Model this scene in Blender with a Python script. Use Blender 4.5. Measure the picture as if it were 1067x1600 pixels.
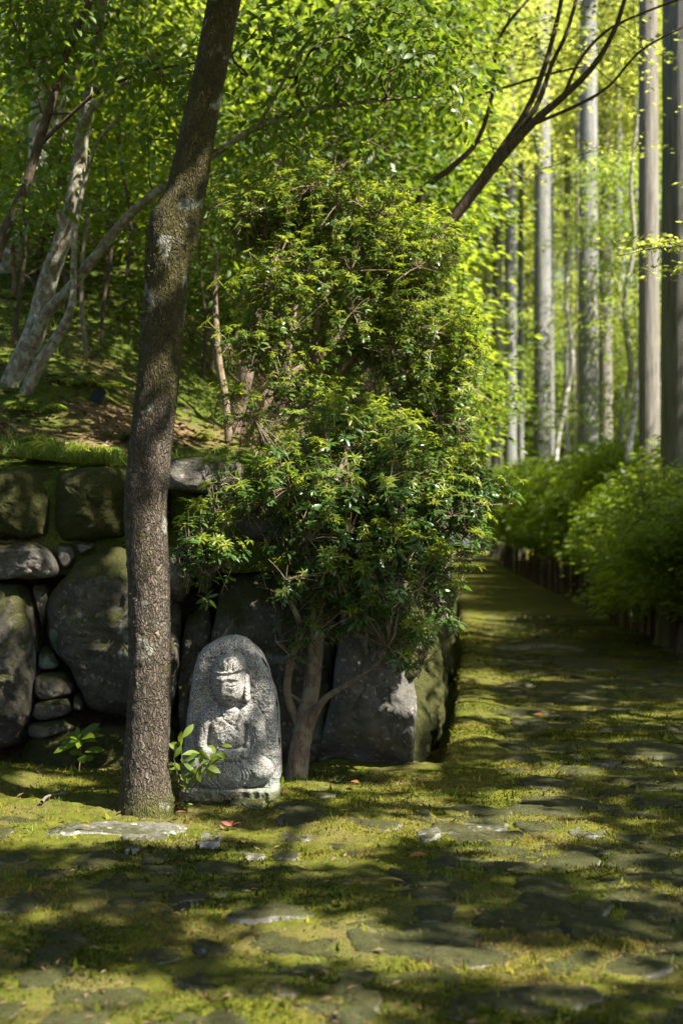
import bpy, math, random
import numpy as np
from mathutils import Vector

random.seed(7)
rng = np.random.default_rng(11)
sc = bpy.context.scene
for o in list(bpy.data.objects):
    bpy.data.objects.remove(o)
COL = sc.collection

# ------------------------------------------------------------------ camera
CAM_H, FPX, HOR, CX = 1.14, 2222.0, 860.0, 533.5
cam = bpy.data.cameras.new('camera')
cam.sensor_fit = 'VERTICAL'; cam.sensor_height = 36; cam.sensor_width = 24; cam.lens = 50
cam.shift_y = 60 / 1600
cam.clip_start = 0.05; cam.clip_end = 900
cam.dof.use_dof = True; cam.dof.focus_distance = 6.45; cam.dof.aperture_fstop = 2.5
camo = bpy.data.objects.new('camera', cam); COL.objects.link(camo)
camo.location = (0, 0, CAM_H); camo.rotation_euler = (math.pi / 2, 0, 0)
sc.camera = camo

# ------------------------------------------------------------------ light
SUN = np.array([0.527, -0.366, 0.766]); SUN /= np.linalg.norm(SUN)
w = bpy.data.worlds.new('World'); sc.world = w; w.use_nodes = True
wn = w.node_tree; wn.nodes.clear()
sky = wn.nodes.new('ShaderNodeTexSky'); sky.sky_type = 'NISHITA'; sky.sun_disc = False
sky.sun_elevation = math.asin(SUN[2]); sky.sun_rotation = math.atan2(SUN[0], SUN[1])
sky.air_density = 1.0; sky.dust_density = 2.0
bg = wn.nodes.new('ShaderNodeBackground'); bg.inputs[1].default_value = 0.054
wo = wn.nodes.new('ShaderNodeOutputWorld')
wn.links.new(sky.outputs[0], bg.inputs[0]); wn.links.new(bg.outputs[0], wo.inputs[0])
sl = bpy.data.lights.new('sun', 'SUN'); sl.energy = 5.0; sl.angle = math.radians(0.5); sl.color = (1.0, 0.93, 0.80)
slo = bpy.data.objects.new('sun', sl); COL.objects.link(slo)
slo.rotation_euler = Vector(SUN).to_track_quat('Z', 'Y').to_euler(); slo.location = (20, -14, 30)
sc.view_settings.view_transform = 'Standard'; sc.view_settings.look = 'None'
sc.view_settings.exposure = 2.18; sc.view_settings.gamma = 1.0
sc.render.engine = 'CYCLES'
cy = sc.cycles
cy.max_bounces = 6; cy.diffuse_bounces = 3; cy.glossy_bounces = 2; cy.transmission_bounces = 4
cy.transparent_max_bounces = 4; cy.caustics_reflective = False; cy.caustics_refractive = False
cy.sample_clamp_indirect = 6.0
try:
    cy.use_denoising = True; cy.denoiser = 'OPENIMAGEDENOISE'
except Exception:
    pass

# ------------------------------------------------------------------ helpers
def px(x, y, Y):
    return np.array([(x - CX) / FPX * Y, Y, CAM_H + (HOR - y) / FPX * Y])

def gpx(x, y):
    Y = CAM_H * FPX / (y - HOR)
    return np.array([(x - CX) / FPX * Y, Y])

def _h(ix, iy, iz, s):
    with np.errstate(over='ignore'):
        n = (ix.astype(np.int64) * 374761393 + iy.astype(np.int64) * 668265263 + iz.astype(np.int64) * 2147483647 + s * 1274126177) & 0xFFFFFFFF
        n = ((n ^ (n >> 13)) * 1274126177) & 0xFFFFFFFF
        n = ((n ^ (n >> 16)) * 2246822519) & 0xFFFFFFFF
        n = n ^ (n >> 15)
    return (n & 0xFFFFFF) / float(0xFFFFFF)

def vnoise(p, s=0):
    p = np.asarray(p, float)
    if p.shape[-1] == 2:
        p = np.concatenate([p, np.zeros(p.shape[:-1] + (1,))], -1)
    i = np.floor(p).astype(np.int64); f = p - i; f = f * f * (3 - 2 * f)
    x, y, z = i[..., 0], i[..., 1], i[..., 2]; fx, fy, fz = f[..., 0], f[..., 1], f[..., 2]
    r = 0
    for a in (0, 1):
        for b in (0, 1):
            for c in (0, 1):
                r = r + _h(x + a, y + b, z + c, s) * (fx if a else 1 - fx) * (fy if b else 1 - fy) * (fz if c else 1 - fz)
    return r

def fbm(p, o=4, s=0, g=0.5):
    p = np.asarray(p, float); r = 0; a = 1; t = 0
    for k in range(o):
        r = r + a * vnoise(p * 2 ** k + 17.3 * k, s + k); t += a; a *= g
    return r / t

def sstep(a, b, x):
    t = np.clip((x - a) / (b - a), 0, 1); return t * t * (3 - 2 * t)

def make_mesh(name, V, Fs, mats, smooth=True, rnd=None):
    """Fs: list of (faces array (n,k), material index)."""
    me = bpy.data.meshes.new(name)
    V = np.asarray(V, np.float32)
    me.vertices.add(len(V)); me.vertices.foreach_set('co', V.ravel())
    loops, starts, tots, mis, c = [], [], [], [], 0
    for F, mi in Fs:
        F = np.asarray(F, np.int32)
        if len(F) == 0: continue
        n, k = F.shape
        loops.append(F.ravel()); starts.append(c + np.arange(n) * k); tots.append(np.full(n, k)); mis.append(np.full(n, mi)); c += n * k
    loops = np.concatenate(loops).astype(np.int32); starts = np.concatenate(starts).astype(np.int32)
    mis = np.concatenate(mis).astype(np.int32)
    me.loops.add(len(loops)); me.loops.foreach_set('vertex_index', loops)
    me.polygons.add(len(starts)); me.polygons.foreach_set('loop_start', starts)
    try:
        me.polygons.foreach_set('loop_total', np.concatenate(tots).astype(np.int32))
    except Exception:
        pass
    for m in mats: me.materials.append(m)
    me.polygons.foreach_set('material_index', mis)
    me.polygons.foreach_set('use_smooth', np.full(len(starts), smooth, bool))
    if rnd is not None:
        at = me.attributes.new('rnd', 'FLOAT', 'POINT'); at.data.foreach_set('value', np.asarray(rnd, np.float32))
    me.update(calc_edges=True)
    return me

class Buf:
    def __init__(s): s.V = []; s.F = []; s.R = []; s.n = 0
    def add(s, V, F, mi=0, rnd=0.5):
        V = np.asarray(V, float); F = np.asarray(F, int)
        s.V.append(V); s.F.append((F + s.n, mi)); s.R.append(np.broadcast_to(np.asarray(rnd, float), (len(V),))); s.n += len(V)
    def mesh(s, name, mats, smooth=True):
        g = {}
        for F, mi in s.F: g.setdefault((F.shape[1], mi), []).append(F)
        Fs = [(np.concatenate(v), k[1]) for k, v in g.items()]
        return make_mesh(name, np.concatenate(s.V), Fs, mats, smooth, np.concatenate(s.R))

def link(name, data, parent=None, loc=None, **props):
    o = bpy.data.objects.new(name, data); COL.objects.link(o)
    if loc is not None: o.location = loc
    if parent is not None: o.parent = parent
    for k, v in props.items(): o[k] = v
    return o

def thing(name, label, cat, loc, group=None):
    o = link(name, None, loc=loc); o.empty_display_size = 0.1
    o['label'] = label; o['category'] = cat
    if group: o['group'] = group
    return o

def part(name, buf, mats, root, smooth=True, **props):
    """world-space buffer -> child of root (root unrotated)"""
    off = np.array(root.location[:])
    if root.parent is not None: off = off + np.array(root.parent.location[:])
    buf.V = [v - off for v in buf.V]
    return link(name, buf.mesh(name, mats, smooth), root, **props)

def frames(P):
    P = np.asarray(P, float); T = np.gradient(P, axis=0); T /= np.linalg.norm(T, axis=1)[:, None] + 1e-9
    u = np.cross(T[0], [0.31, 0.9, 0.13]); u /= np.linalg.norm(u); U = [u]
    for i in range(1, len(P)):
        v = U[-1] - T[i] * np.dot(U[-1], T[i]); U.append(v / (np.linalg.norm(v) + 1e-9))
    U = np.array(U); return T, U, np.cross(T, U)

def tube(P, r, sides=8, closed_end=True):
    P = np.asarray(P, float); n = len(P); r = np.broadcast_to(np.asarray(r, float), (n,))
    T, U, W = frames(P)
    a = np.arange(sides) / sides * 2 * math.pi
    V = P[:, None, :] + r[:, None, None] * (np.cos(a)[None, :, None] * U[:, None, :] + np.sin(a)[None, :, None] * W[:, None, :])
    V = V.reshape(-1, 3)
    i = np.arange(n - 1)[:, None] * sides; j = np.arange(sides)[None, :]; j2 = (j + 1) % sides
    F = np.stack([i + j, i + j2, i + sides + j2, i + sides + j], -1).reshape(-1, 4)
    return V, F

def spline(P, n):
    """Catmull-Rom through rows of P (any dim), n samples."""
    P = np.asarray(P, float); Q = np.vstack([2 * P[0] - P[1], P, 2 * P[-1] - P[-2]])
    m = len(P) - 1; t = np.linspace(0, m - 1e-6, n); k = t.astype(int); f = (t - k)[:, None]
    a, b, c, d = Q[k], Q[k + 1], Q[k + 2], Q[k + 3]
    return 0.5 * (2 * b + (c - a) * f + (2 * a - 5 * b + 4 * c - d) * f * f + (3 * b - a - 3 * c + d) * f ** 3)

def rots(D, roll=None, upish=None):
    """matrices whose Y column is D, Z column (normal) near upish, rolled"""
    D = D / (np.linalg.norm(D, axis=1)[:, None] + 1e-9)
    up = np.zeros_like(D); up[:, 2] = 1
    if upish is not None: up = upish
    X = np.cross(D, up); bad = np.linalg.norm(X, axis=1) < 1e-3; X[bad] = [1, 0, 0]
    X /= np.linalg.norm(X, axis=1)[:, None]; Z = np.cross(X, D)
    if roll is not None:
        c, s = np.cos(roll)[:, None], np.sin(roll)[:, None]; X, Z = X * c + Z * s, Z * c - X * s
    return np.stack([X, D, Z], -1)

def inst(V, F, R, T, S=None):
    V = np.asarray(V, float); n = len(T)
    W = np.einsum('nij,vj->nvi', R, V)
    if S is not None: W = W * np.asarray(S)[:, None, None]
    W = W + T[:, None, :]
    G = np.asarray(F)[None] + (np.arange(n) * len(V))[:, None, None]
    return W.reshape(-1, 3), G.reshape(-1, np.asarray(F).shape[1])

def leaf_tpl(L=1.0, W=0.3, fold=0.25, droop=0.25, n=3, wide=0.45):
    V = [(0, 0, 0)]; F = []
    ts = [(k + 1) / n for k in range(n - 1)]
    for t in ts:
        ww = W * 0.5 * (math.sin(math.pi * t ** (math.log(0.5) / math.log(wide))) ** 0.8)
        z = -droop * L * t * t
        V += [(-ww, t * L, z + fold * ww), (0, t * L, z), (ww, t * L, z + fold * ww)]
    V.append((0, L, -droop * L)); e = len(V) - 1
    F += [(0, 2, 1), (0, 3, 2)]
    for k in range(n - 2):
        a = 1 + 3 * k; b = a + 3
        F += [(a, a + 1, b + 1), (a, b + 1, b), (a + 1, a + 2, b + 2), (a + 1, b + 2, b + 1)]
    a = 1 + 3 * (n - 2); F += [(a, a + 1, e), (a + 1, a + 2, e)]
    return np.array(V, float), np.array(F)

def star_tpl(L=1.0):
    V = [(0, 0.3, 0)]; A = [-125, -80, -40, 0, 40, 80, 125]; rl = [0.35, 0.6, 0.8, 0.95, 0.8, 0.6, 0.35]
    pts = []
    for i, (a, r) in enumerate(zip(A, rl)):
        a = math.radians(a); pts.append((r * math.sin(a), 0.3 + r * math.cos(a), -0.12 * r))
        if i < 6:
            b = math.radians((A[i] + A[i + 1]) / 2); q = 0.26; pts.append((q * math.sin(b), 0.3 + q * math.cos(b), 0.03))
    pts.append((0, 0.05, 0)); V += pts; n = len(pts)
    F = [(0, 1 + (i + 1) % n, 1 + i) for i in range(n)]
    return np.array(V) * L * 0.75, np.array(F)

DIA = (np.array([(0, 0, 0), (-0.3, 0.45, 0.06), (0, 1, -0.1), (0.3, 0.45, 0.06)], float), np.array([(0, 3, 2), (0, 2, 1)]))
LEAF2 = leaf_tpl(1, 0.42, 0.3, 0.2, 3, 0.42)

def unit(v): return v / (np.linalg.norm(v, axis=-1, keepdims=True) + 1e-9)

# ------------------------------------------------------------------ materials
class NT:
    def __init__(s, name):
        s.m = bpy.data.materials.new(name); s.m.use_nodes = True; s.t = s.m.node_tree; s.t.nodes.clear()
        s.out = s.t.nodes.new('ShaderNodeOutputMaterial')
    def n(s, typ, ins=None, **props):
        nd = s.t.nodes.new('ShaderNode' + typ)
        for k, v in props.items(): setattr(nd, k, v)
        for k, v in (ins or {}).items():
            sk = nd.inputs[k]
            if isinstance(v, bpy.types.NodeSocket): s.t.links.new(v, sk)
            else: sk.default_value = v
        return nd
    def ramp(s, fac, stops, interp='LINEAR'):
        r = s.n('ValToRGB', {0: fac}); cr = r.color_ramp; cr.interpolation = interp
        while len(cr.elements) < len(stops): cr.elements.new(0.5)
        for e, (p, c) in zip(cr.elements, stops):
            e.position = p; e.color = (c, c, c, 1) if isinstance(c, (int, float)) else (*c, 1)
        return r.outputs[0]
    def mix(s, f, a, b):
        m = s.n('MixRGB'); 
        for k, v in ((0, f), (1, a), (2, b)):
            if isinstance(v, bpy.types.NodeSocket): s.t.links.new(v, m.inputs[k])
            else: m.inputs[k].default_value = v if k == 0 else (*v, 1)
        return m.outputs[0]
    def noise(s, co, scale, detail=4, rough=0.55, out=0, dist=0.0):
        return s.n('TexNoise', {'Vector': co, 'Scale': scale, 'Detail': detail, 'Roughness': rough, 'Distortion': dist}).outputs[out]
    def math(s, op, a, b=0.0):
        m = s.n('Math', {0: a, 1: b}, operation=op); return m.outputs[0]
    def co(s, scale=None, obj=True):
        c = s.n('TexCoord').outputs['Object'] if obj else s.n('NewGeometry').outputs['Position']
        if scale is not None: c = s.n('Mapping', {'Vector': c, 'Scale': scale}).outputs[0]
        return c
    def bump(s, h, strength=0.5, dist=0.02, normal=None):
        i = {'Height': h, 'Strength': strength, 'Distance': dist}
        if normal is not None: i['Normal'] = normal
        return s.n('Bump', i).outputs[0]
    def princ(s, col, rough=0.8, normal=None, spec=0.3, extra=None):
        i = {'Base Color': col if isinstance(col, bpy.types.NodeSocket) else (*col, 1), 'Roughness': rough, 'Specular IOR Level': spec}
        if normal is not None: i['Normal'] = normal
        i.update(extra or {})
        return s.n('BsdfPrincipled', i).outputs[0]
    def end(s, sh):
        s.t.links.new(sh, s.out.inputs[0]); return s.m

def leaf_mat(name, a, b, tr, tmix=0.4, rough=0.45, spec=0.4):
    t = NT(name); r = t.n('Attribute', attribute_name='rnd').outputs['Fac']
    col = t.mix(r, a, b)
    p = t.princ(col, rough, spec=spec)
    tc = t.mix(r, tuple(0.75 * v for v in tr), tr)
    tl = t.n('BsdfTranslucent', {'Color': tc}).outputs[0]
    return t.end(t.n('MixShader', {0: tmix, 1: p, 2: tl}).outputs[0])

def up_mask(t, lo=0.2, hi=0.75):
    nz = t.n('SeparateXYZ', {0: t.n('NewGeometry').outputs['Normal']}).outputs[2]
    return t.n('MapRange', {'Value': nz, 'From Min': lo, 'From Max': hi}).outputs[0]

def mat_moss():
    t = NT('moss_ground'); c = t.co(obj=False)
    n1 = t.noise(c, 2.2, 5, 0.6); n2 = t.noise(c, 14, 4, 0.6); n3 = t.noise(c, 160, 3, 0.7)
    g = t.ramp(n2, [(0.3, (0.032, 0.04, 0.004)), (0.5, (0.085, 0.096, 0.008)), (0.72, (0.15, 0.15, 0.016))])
    br = t.ramp(n3, [(0.3, (0.06, 0.042, 0.018)), (0.7, (0.20, 0.15, 0.07))])
    col = t.mix(t.ramp(n1, [(0.46, 0.0), (0.62, 0.75)]), g, br)
    pn = t.noise(t.co((1.0, .7, 1), obj=False), 2.6, 6, .68, dist=.4)
    col = t.mix(t.ramp(pn, [(.55, 0.0), (.65, .35)]), col, t.ramp(n2, [(.3, (.05, .045, .032)), (.7, (.15, .14, .11))]))
    col = t.mix(0.35, col, t.ramp(n3, [(0.3, (0.02, 0.024, 0.004)), (0.75, (0.16, 0.165, 0.03))]))
    b = t.bump(n3, 0.9, 0.012, t.bump(n2, 0.6, 0.03))
    return t.end(t.princ(col, 0.95, b, 0.1))

def mat_soil():
    t = NT('hill_soil'); c = t.co(obj=False)
    n1 = t.noise(c, 0.9, 4, 0.6); n2 = t.noise(c, 9, 5, 0.65); n3 = t.noise(c, 50, 3, 0.6)
    g = t.ramp(n2, [(0.3, (0.03, 0.045, 0.006)), (0.7, (0.085, 0.11, 0.015))])
    br = t.ramp(n3, [(0.25, (0.06, 0.035, 0.018)), (0.75, (0.24, 0.15, 0.085))])
    col = t.mix(t.ramp(n1, [(0.5, 0.0), (0.64, 0.8)]), g, br)
    return t.end(t.princ(col, 0.95, t.bump(n2, 0.8, 0.06, t.bump(n3, 0.6, 0.02)), 0.1))

def mat_rock(name, base, moss=0.5, lichen=0.4, tint=(1, 1, 1)):
    t = NT(name); c = t.co()
    n1 = t.noise(c, 3.5, 5, 0.62); n2 = t.noise(c, 34, 6, 0.72); n3 = t.noise(c, 140, 3, 0.7)
    d = tuple(v * 0.3 for v in base); l = tuple(min(1, v * 1.55) for v in base)
    col = t.mix(0.5, t.ramp(n1, [(0.3, d), (0.7, l)]), t.ramp(n2, [(0.3, d), (0.72, l)]))
    col = t.mix(t.ramp(n3, [(0.55, 0.0), (0.75, 0.5)]), col, l)
    vs_ = t.n('TexVoronoi', {'Vector': t.n('VectorMath', {0: c, 1: t.n('VectorMath', {0: t.noise(c, 30, 3, .6, out=1), 1: (.06, .06, .06)}, operation='MULTIPLY').outputs[0]}, operation='ADD').outputs[0], 'Scale': 26.0})
    sk = t.math('MULTIPLY', t.ramp(vs_.outputs['Distance'], [(.22, 1.0), (.34, 0.0)]), t.ramp(t.n('SeparateColor', {0: vs_.outputs['Color']}).outputs[1], [(.4, 0.0), (.6, .8)]))
    col = t.mix(sk, col, tuple(min(1, v * 2.5) for v in base))
    lm = t.noise(c, 5.0, 3, 0.5, dist=0.6)
    lk = t.math('MULTIPLY', t.ramp(lm, [(0.62, 0.0), (0.66, 1.0)]), lichen)
    col = t.mix(lk, col, (0.20, 0.25, 0.20))
    mm = t.math('ADD', t.math('MULTIPLY', up_mask(t, -0.1, 0.8), 0.6), t.math('ADD', t.math('MULTIPLY', n2, 0.55), t.math('MULTIPLY', t.noise(c, 2.0, 4, 0.6, dist=0.4), 0.6)))
    mk = t.n('MapRange', {'Value': mm, 'From Min': 1.12 - 0.62 * moss, 'From Max': 1.28 - 0.62 * moss}).outputs[0]
    mc = t.ramp(n3, [(0.3, (0.022, 0.026, 0.004)), (0.7, (0.085, 0.088, 0.014))])
    col = t.mix(t.math('MULTIPLY', mk, 0.92), col, mc)
    b = t.bump(n3, 0.8, 0.012, t.bump(n2, 1.0, 0.06, t.bump(n1, 0.6, 0.1)))
    return t.end(t.princ(col, 0.85, b, 0.25))

def mat_granite():
    t = NT('weathered_granite'); c = t.co()
    n1 = t.noise(c, 7, 4, 0.6); v = t.n('TexVoronoi', {'Vector': c, 'Scale': 300.0}).outputs['Color']
    vv = t.n('SeparateColor', {0: v}).outputs[0]
    n3 = t.noise(c, 300, 4, 0.75)
    sp = t.math('ADD', t.math('MULTIPLY', vv, 0.5), t.math('MULTIPLY', n3, 0.5))
    col = t.ramp(sp, [(0.24, (0.035, 0.033, 0.035)), (0.42, (0.19, 0.178, 0.165)), (0.6, (0.38, 0.36, 0.335)), (0.8, (0.60, 0.57, 0.53))])
    dk = t.ramp(n1, [(0.38, 0.8), (0.66, 0.0)])
    col = t.mix(dk, col, t.mix(0.7, (0.04, 0.04, 0.042), col))
    ln = t.noise(c, 6.5, 4, 0.6, dist=0.5)
    z = t.n('SeparateXYZ', {0: c}).outputs[2]
    low = t.n('MapRange', {'Value': z, 'From Min': 0.36, 'From Max': 0.16}).outputs[0]
    col = t.mix(t.math('MULTIPLY', t.math('MULTIPLY', t.ramp(ln, [(0.45, 0.0), (0.58, 0.7)]), low), 0.75), col, (0.17, 0.24, 0.20))
    ms = t.n('MapRange', {'Value': t.math('ADD', z, t.math('MULTIPLY', n1, -0.12)), 'From Min': 0.035, 'From Max': -0.035}).outputs[0]
    col = t.mix(t.math('MULTIPLY', ms, 0.9), col, (0.05, 0.05, 0.012))
    b = t.bump(n3, 0.55, 0.006, t.bump(t.noise(c, 60, 4, 0.6), 0.5, 0.012))
    return t.end(t.princ(col, 0.8, b, 0.3))

def mat_bark_main():
    t = NT('fissured_bark'); c = t.co()
    m = t.n('Mapping', {'Vector': c, 'Scale': (1, 1, 0.22)}).outputs[0]
    wv = t.noise(c, 9, 3, 0.5, out=1)
    cc = t.n('VectorMath', {0: m, 1: t.n('VectorMath', {0: wv, 1: (0.09, 0.09, 0.06)}, operation='MULTIPLY').outputs[0]}, operation='ADD').outputs[0]
    v = t.n('TexVoronoi', {'Vector': cc, 'Scale': 88.0}, feature='DISTANCE_TO_EDGE').outputs['Distance']
    vc = t.n('SeparateColor', {0: t.n('TexVoronoi', {'Vector': cc, 'Scale': 88.0}).outputs['Color']}).outputs[0]
    n2 = t.noise(c, 30, 5, 0.65); n1 = t.noise(c, 3.2, 4, 0.6); n3 = t.noise(c, 170, 3, 0.7)
    pl = t.math('MULTIPLY', t.ramp(v, [(0.0, 0.15), (0.22, 1.0)]), t.ramp(t.noise(m, 70, 4, .7), [(.3, .25), (.6, 1.0)]))
    base = t.mix(vc, (0.085, 0.066, 0.048), (0.27, 0.22, 0.17))
    base = t.mix(t.ramp(n2, [(0.35, 0.0), (0.7, 0.6)]), base, (0.13, 0.10, 0.075))
    col = t.mix(pl, (0.02, 0.015, 0.010), base)
    col = t.mix(t.ramp(n1, [(.35, .6), (.6, 0.0)]), col, (0.035, 0.028, 0.018))
    col = t.mix(t.ramp(n3, [(0.62, 0.0), (0.72, 0.55)]), col, (0.42, 0.38, 0.34))
    z = t.n('SeparateXYZ', {0: c}).outputs[2]
    hi = t.n('MapRange', {'Value': z, 'From Min': 1.2, 'From Max': 2.4}).outputs[0]
    mo = t.math('ADD', t.math('MULTIPLY', hi, 0.26), t.noise(c, 4.5, 4, 0.62))
    mk = t.n('MapRange', {'Value': mo, 'From Min': 0.56, 'From Max': 0.68}).outputs[0]
    col = t.mix(t.math('MULTIPLY', mk, 0.8), col, t.ramp(n2, [(0.3, (0.02, 0.018, 0.004)), (0.7, (0.075, 0.065, 0.012))]))
    fm = t.n('MapRange', {'Value': t.math('ADD', z, t.math('MULTIPLY', n2, -.22)), 'From Min': .02, 'From Max': -.08}).outputs[0]
    col = t.mix(t.math('MULTIPLY', fm, .85), col, t.ramp(n3, [(.3, (.03, .034, .005)), (.7, (.09, .09, .014))]))
    lk = t.ramp(t.noise(c, 7, 3, 0.5), [(0.63, 0.0), (0.67, 0.6)])
    col = t.mix(lk, col, (0.30, 0.31, 0.27))
    h = t.math('ADD', t.math('MULTIPLY', pl, 0.7), t.math('MULTIPLY', n2, 0.5))
    return t.end(t.princ(col, 0.85, t.bump(n3, 0.3, 0.004, t.bump(h, 1.0, 0.02)), 0.25))

def mat_bark(name, a, b, lich=None, zs=0.2, scale=28, moss=0.0, lscale=6):
    t = NT(name); c = t.co((1, 1, zs)); c0 = t.co()
    n1 = t.noise(c, scale, 5, 0.65); n2 = t.noise(c0, 4, 4, 0.6); n3 = t.noise(c, scale * 4, 3, 0.6)
    col = t.mix(t.ramp(n1, [(0.3, 0.0), (0.7, 1.0)]), a, b)
    col = t.mix(t.ramp(n3, [(0.3, 0.4), (0.6, 0.0)]), col, tuple(v * 0.35 for v in a))
    if lich: col = t.mix(t.ramp(t.noise(c0, lscale, 4, 0.6), [(0.48, 0.0), (0.56, 0.9)]), col, lich)
    if moss: col = t.mix(t.ramp(n2, [(0.62 - moss * 0.2, 0.0), (0.78 - moss * 0.2, 0.85)]), col, (0.04, 0.05, 0.01))
    return t.end(t.princ(col, 0.85, t.bump(n1, 0.8, 0.02, t.bump(n3, 0.4, 0.006)), 0.2))

M = dict(
    moss=mat_moss(), soil=mat_soil(),
    rock=mat_rock('wall_rock', (0.115, 0.105, 0.08), 0.55, 0.8), rockmoss=mat_rock('mossy_wall_rock', (0.09, 0.08, 0.055), 1.3, 0.1),
    rockpale=mat_rock('pale_wall_rock', (0.20, 0.185, 0.16), 0.2, 0.4), rockbrown=mat_rock('corner_rock', (0.19, 0.178, 0.158), 0.42, 1.0),
    streak=mat_rock('pale_streaked_rock', (0.20, 0.193, 0.182), 0.30, 0.9),
    flag=mat_rock('flagstone_rock', (0.22, 0.21, 0.18), 0.30, 0.15), flagpale=mat_rock('pale_flagstone_rock', (0.30, 0.29, 0.26), 0.12, 0.1),
    flagmoss=mat_rock('mossy_flagstone_rock', (0.15, 0.14, 0.11), 0.55, 0.1),
    granite=mat_granite(), bark=mat_bark_main(),
    cedar=mat_bark('cedar_bark', (0.095, 0.098, 0.095), (0.25, 0.25, 0.245), None, 0.045, 22),
    cedardark=mat_bark('dark_cedar_bark', (0.095, 0.088, 0.075), (0.23, 0.215, 0.19), None, 0.045, 26),
    greybark=mat_bark('grey_lichen_bark', (0.10, 0.085, 0.06), (0.23, 0.20, 0.15), (0.26, 0.27, 0.22), 0.4, 25, 0.25, 22),
    whitebark=mat_bark('pale_bark', (0.36, 0.34, 0.32), (0.62, 0.60, 0.57), (0.20, 0.18, 0.15), 0.5, 14, 0.0, 9),
    darkbark=mat_bark('dark_branch_bark', (0.035, 0.026, 0.018), (0.12, 0.09, 0.065), None, 0.3, 40),
    pinkbark=mat_bark('smooth_pinkish_bark', (0.13, 0.09, 0.065), (0.27, 0.195, 0.15), (0.18, 0.135, 0.105), 0.6, 10),
    shrubbark=mat_bark('shrub_bark', (0.09, 0.06, 0.04), (0.24, 0.17, 0.12), (0.20, 0.17, 0.11), 0.2, 45, 0.25, 14),
    wood=mat_bark('fence_wood', (0.045, 0.03, 0.022), (0.13, 0.095, 0.075), None, 0.1, 30),
    deadwood=mat_bark('bleached_twig', (0.12, 0.10, 0.08), (0.24, 0.20, 0.165), None, 0.4, 40),
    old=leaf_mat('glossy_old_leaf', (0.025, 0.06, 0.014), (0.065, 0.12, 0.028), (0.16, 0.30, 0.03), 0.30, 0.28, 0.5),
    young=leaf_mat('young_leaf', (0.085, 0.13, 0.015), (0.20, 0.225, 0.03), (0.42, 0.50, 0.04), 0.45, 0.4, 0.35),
    maple=leaf_mat('maple_leaf', (0.09, 0.125, 0.022), (0.17, 0.195, 0.035), (0.60, 0.66, 0.11), 0.55, 0.5, 0.25),
    maplegreen=leaf_mat('green_maple_leaf', (0.06, 0.10, 0.018), (0.12, 0.16, 0.026), (0.42, 0.54, 0.08), 0.5, 0.5, 0.25),
    camellia=leaf_mat('camellia_leaf', (0.025, 0.055, 0.010), (0.075, 0.125, 0.018), (0.26, 0.38, 0.02), 0.36, 0.42, 0.3),
    broad=leaf_mat('broad_leaf', (0.04, 0.075, 0.012), (0.11, 0.15, 0.02), (0.44, 0.56, 0.04), 0.5, 0.42, 0.35),
    hedge=leaf_mat('hedge_leaf', (0.04, 0.08, 0.008), (0.12, 0.165, 0.014), (0.36, 0.50, 0.02), 0.42, 0.42, 0.35),
    needle=leaf_mat('cedar_needles', (0.02, 0.04, 0.012), (0.05, 0.08, 0.02), (0.08, 0.14, 0.02), 0.3, 0.6, 0.2),
    grass=leaf_mat('grass_blade', (0.05, 0.085, 0.010), (0.12, 0.16, 0.02), (0.30, 0.40, 0.03), 0.4, 0.5, 0.3),
    fuzz=leaf_mat('moss_tip', (0.05, 0.062, 0.005), (0.21, 0.19, 0.026), (0.30, 0.31, 0.02), 0.35, 0.8, 0.1),
    fern=leaf_mat('fern_frond', (0.05, 0.085, 0.010), (0.13, 0.17, 0.018), (0.40, 0.48, 0.03), 0.45, 0.5, 0.25),
    dead=leaf_mat('orange_dead_leaf', (0.22, 0.09, 0.025), (0.28, 0.14, 0.04), (0.3, 0.13, 0.03), 0.3, 0.6),
    yellowdead=leaf_mat('yellow_dead_leaf', (0.26, 0.19, 0.045), (0.32, 0.24, 0.07), (0.4, 0.3, 0.05), 0.3, 0.6),
    reddead=leaf_mat('red_dead_leaf', (0.14, 0.035, 0.02), (0.20, 0.06, 0.03), (0.2, 0.05, 0.02), 0.3, 0.6),
    litter=leaf_mat('leaf_litter', (0.07, 0.042, 0.024), (0.20, 0.14, 0.085), (0.12, 0.07, 0.03), 0.1, 0.8, 0.1),
)
t = NT('moss_tip_mixed'); r_ = t.n('Attribute', attribute_name='rnd').outputs['Fac']; cr_ = t.ramp(r_, [(0.0, (.035, .05, .004)), (.4, (.10, .115, .009)), (.7, (.19, .175, .02)), (1.0, (.17, .115, .045))])
M['fuzz3'] = t.end(t.n('MixShader', {0: .3, 1: t.princ(cr_, .85, spec=.1), 2: t.n('BsdfTranslucent', {'Color': cr_}).outputs[0]}).outputs[0])
t = NT('dark_earth'); c_ = t.co(); M['earth'] = t.end(t.princ(t.ramp(t.noise(c_, 18, 5, .6), [(.3, (.012, .009, .006)), (.7, (.05, .038, .024))]), .95, t.bump(t.noise(c_, 30, 4, .6), .8, .04), .1))
t = NT('black_plastic'); M['black'] = t.end(t.princ((0.008, 0.009, 0.011), 0.35))

# ------------------------------------------------------------------ terrain
def xl(Y):
    Y = np.asarray(Y, float); return -0.165 + 0.0918 * Y - 0.0008 * np.maximum(Y - 14, 0) ** 2
def xr(Y):
    Y = np.asarray(Y, float); return 2.21 + 0.0918 * Y - 0.0008 * np.maximum(Y - 14, 0) ** 2
def rise(Y):
    return 0.00039 * np.maximum(np.asarray(Y, float) - 14, 0) ** 2

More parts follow.
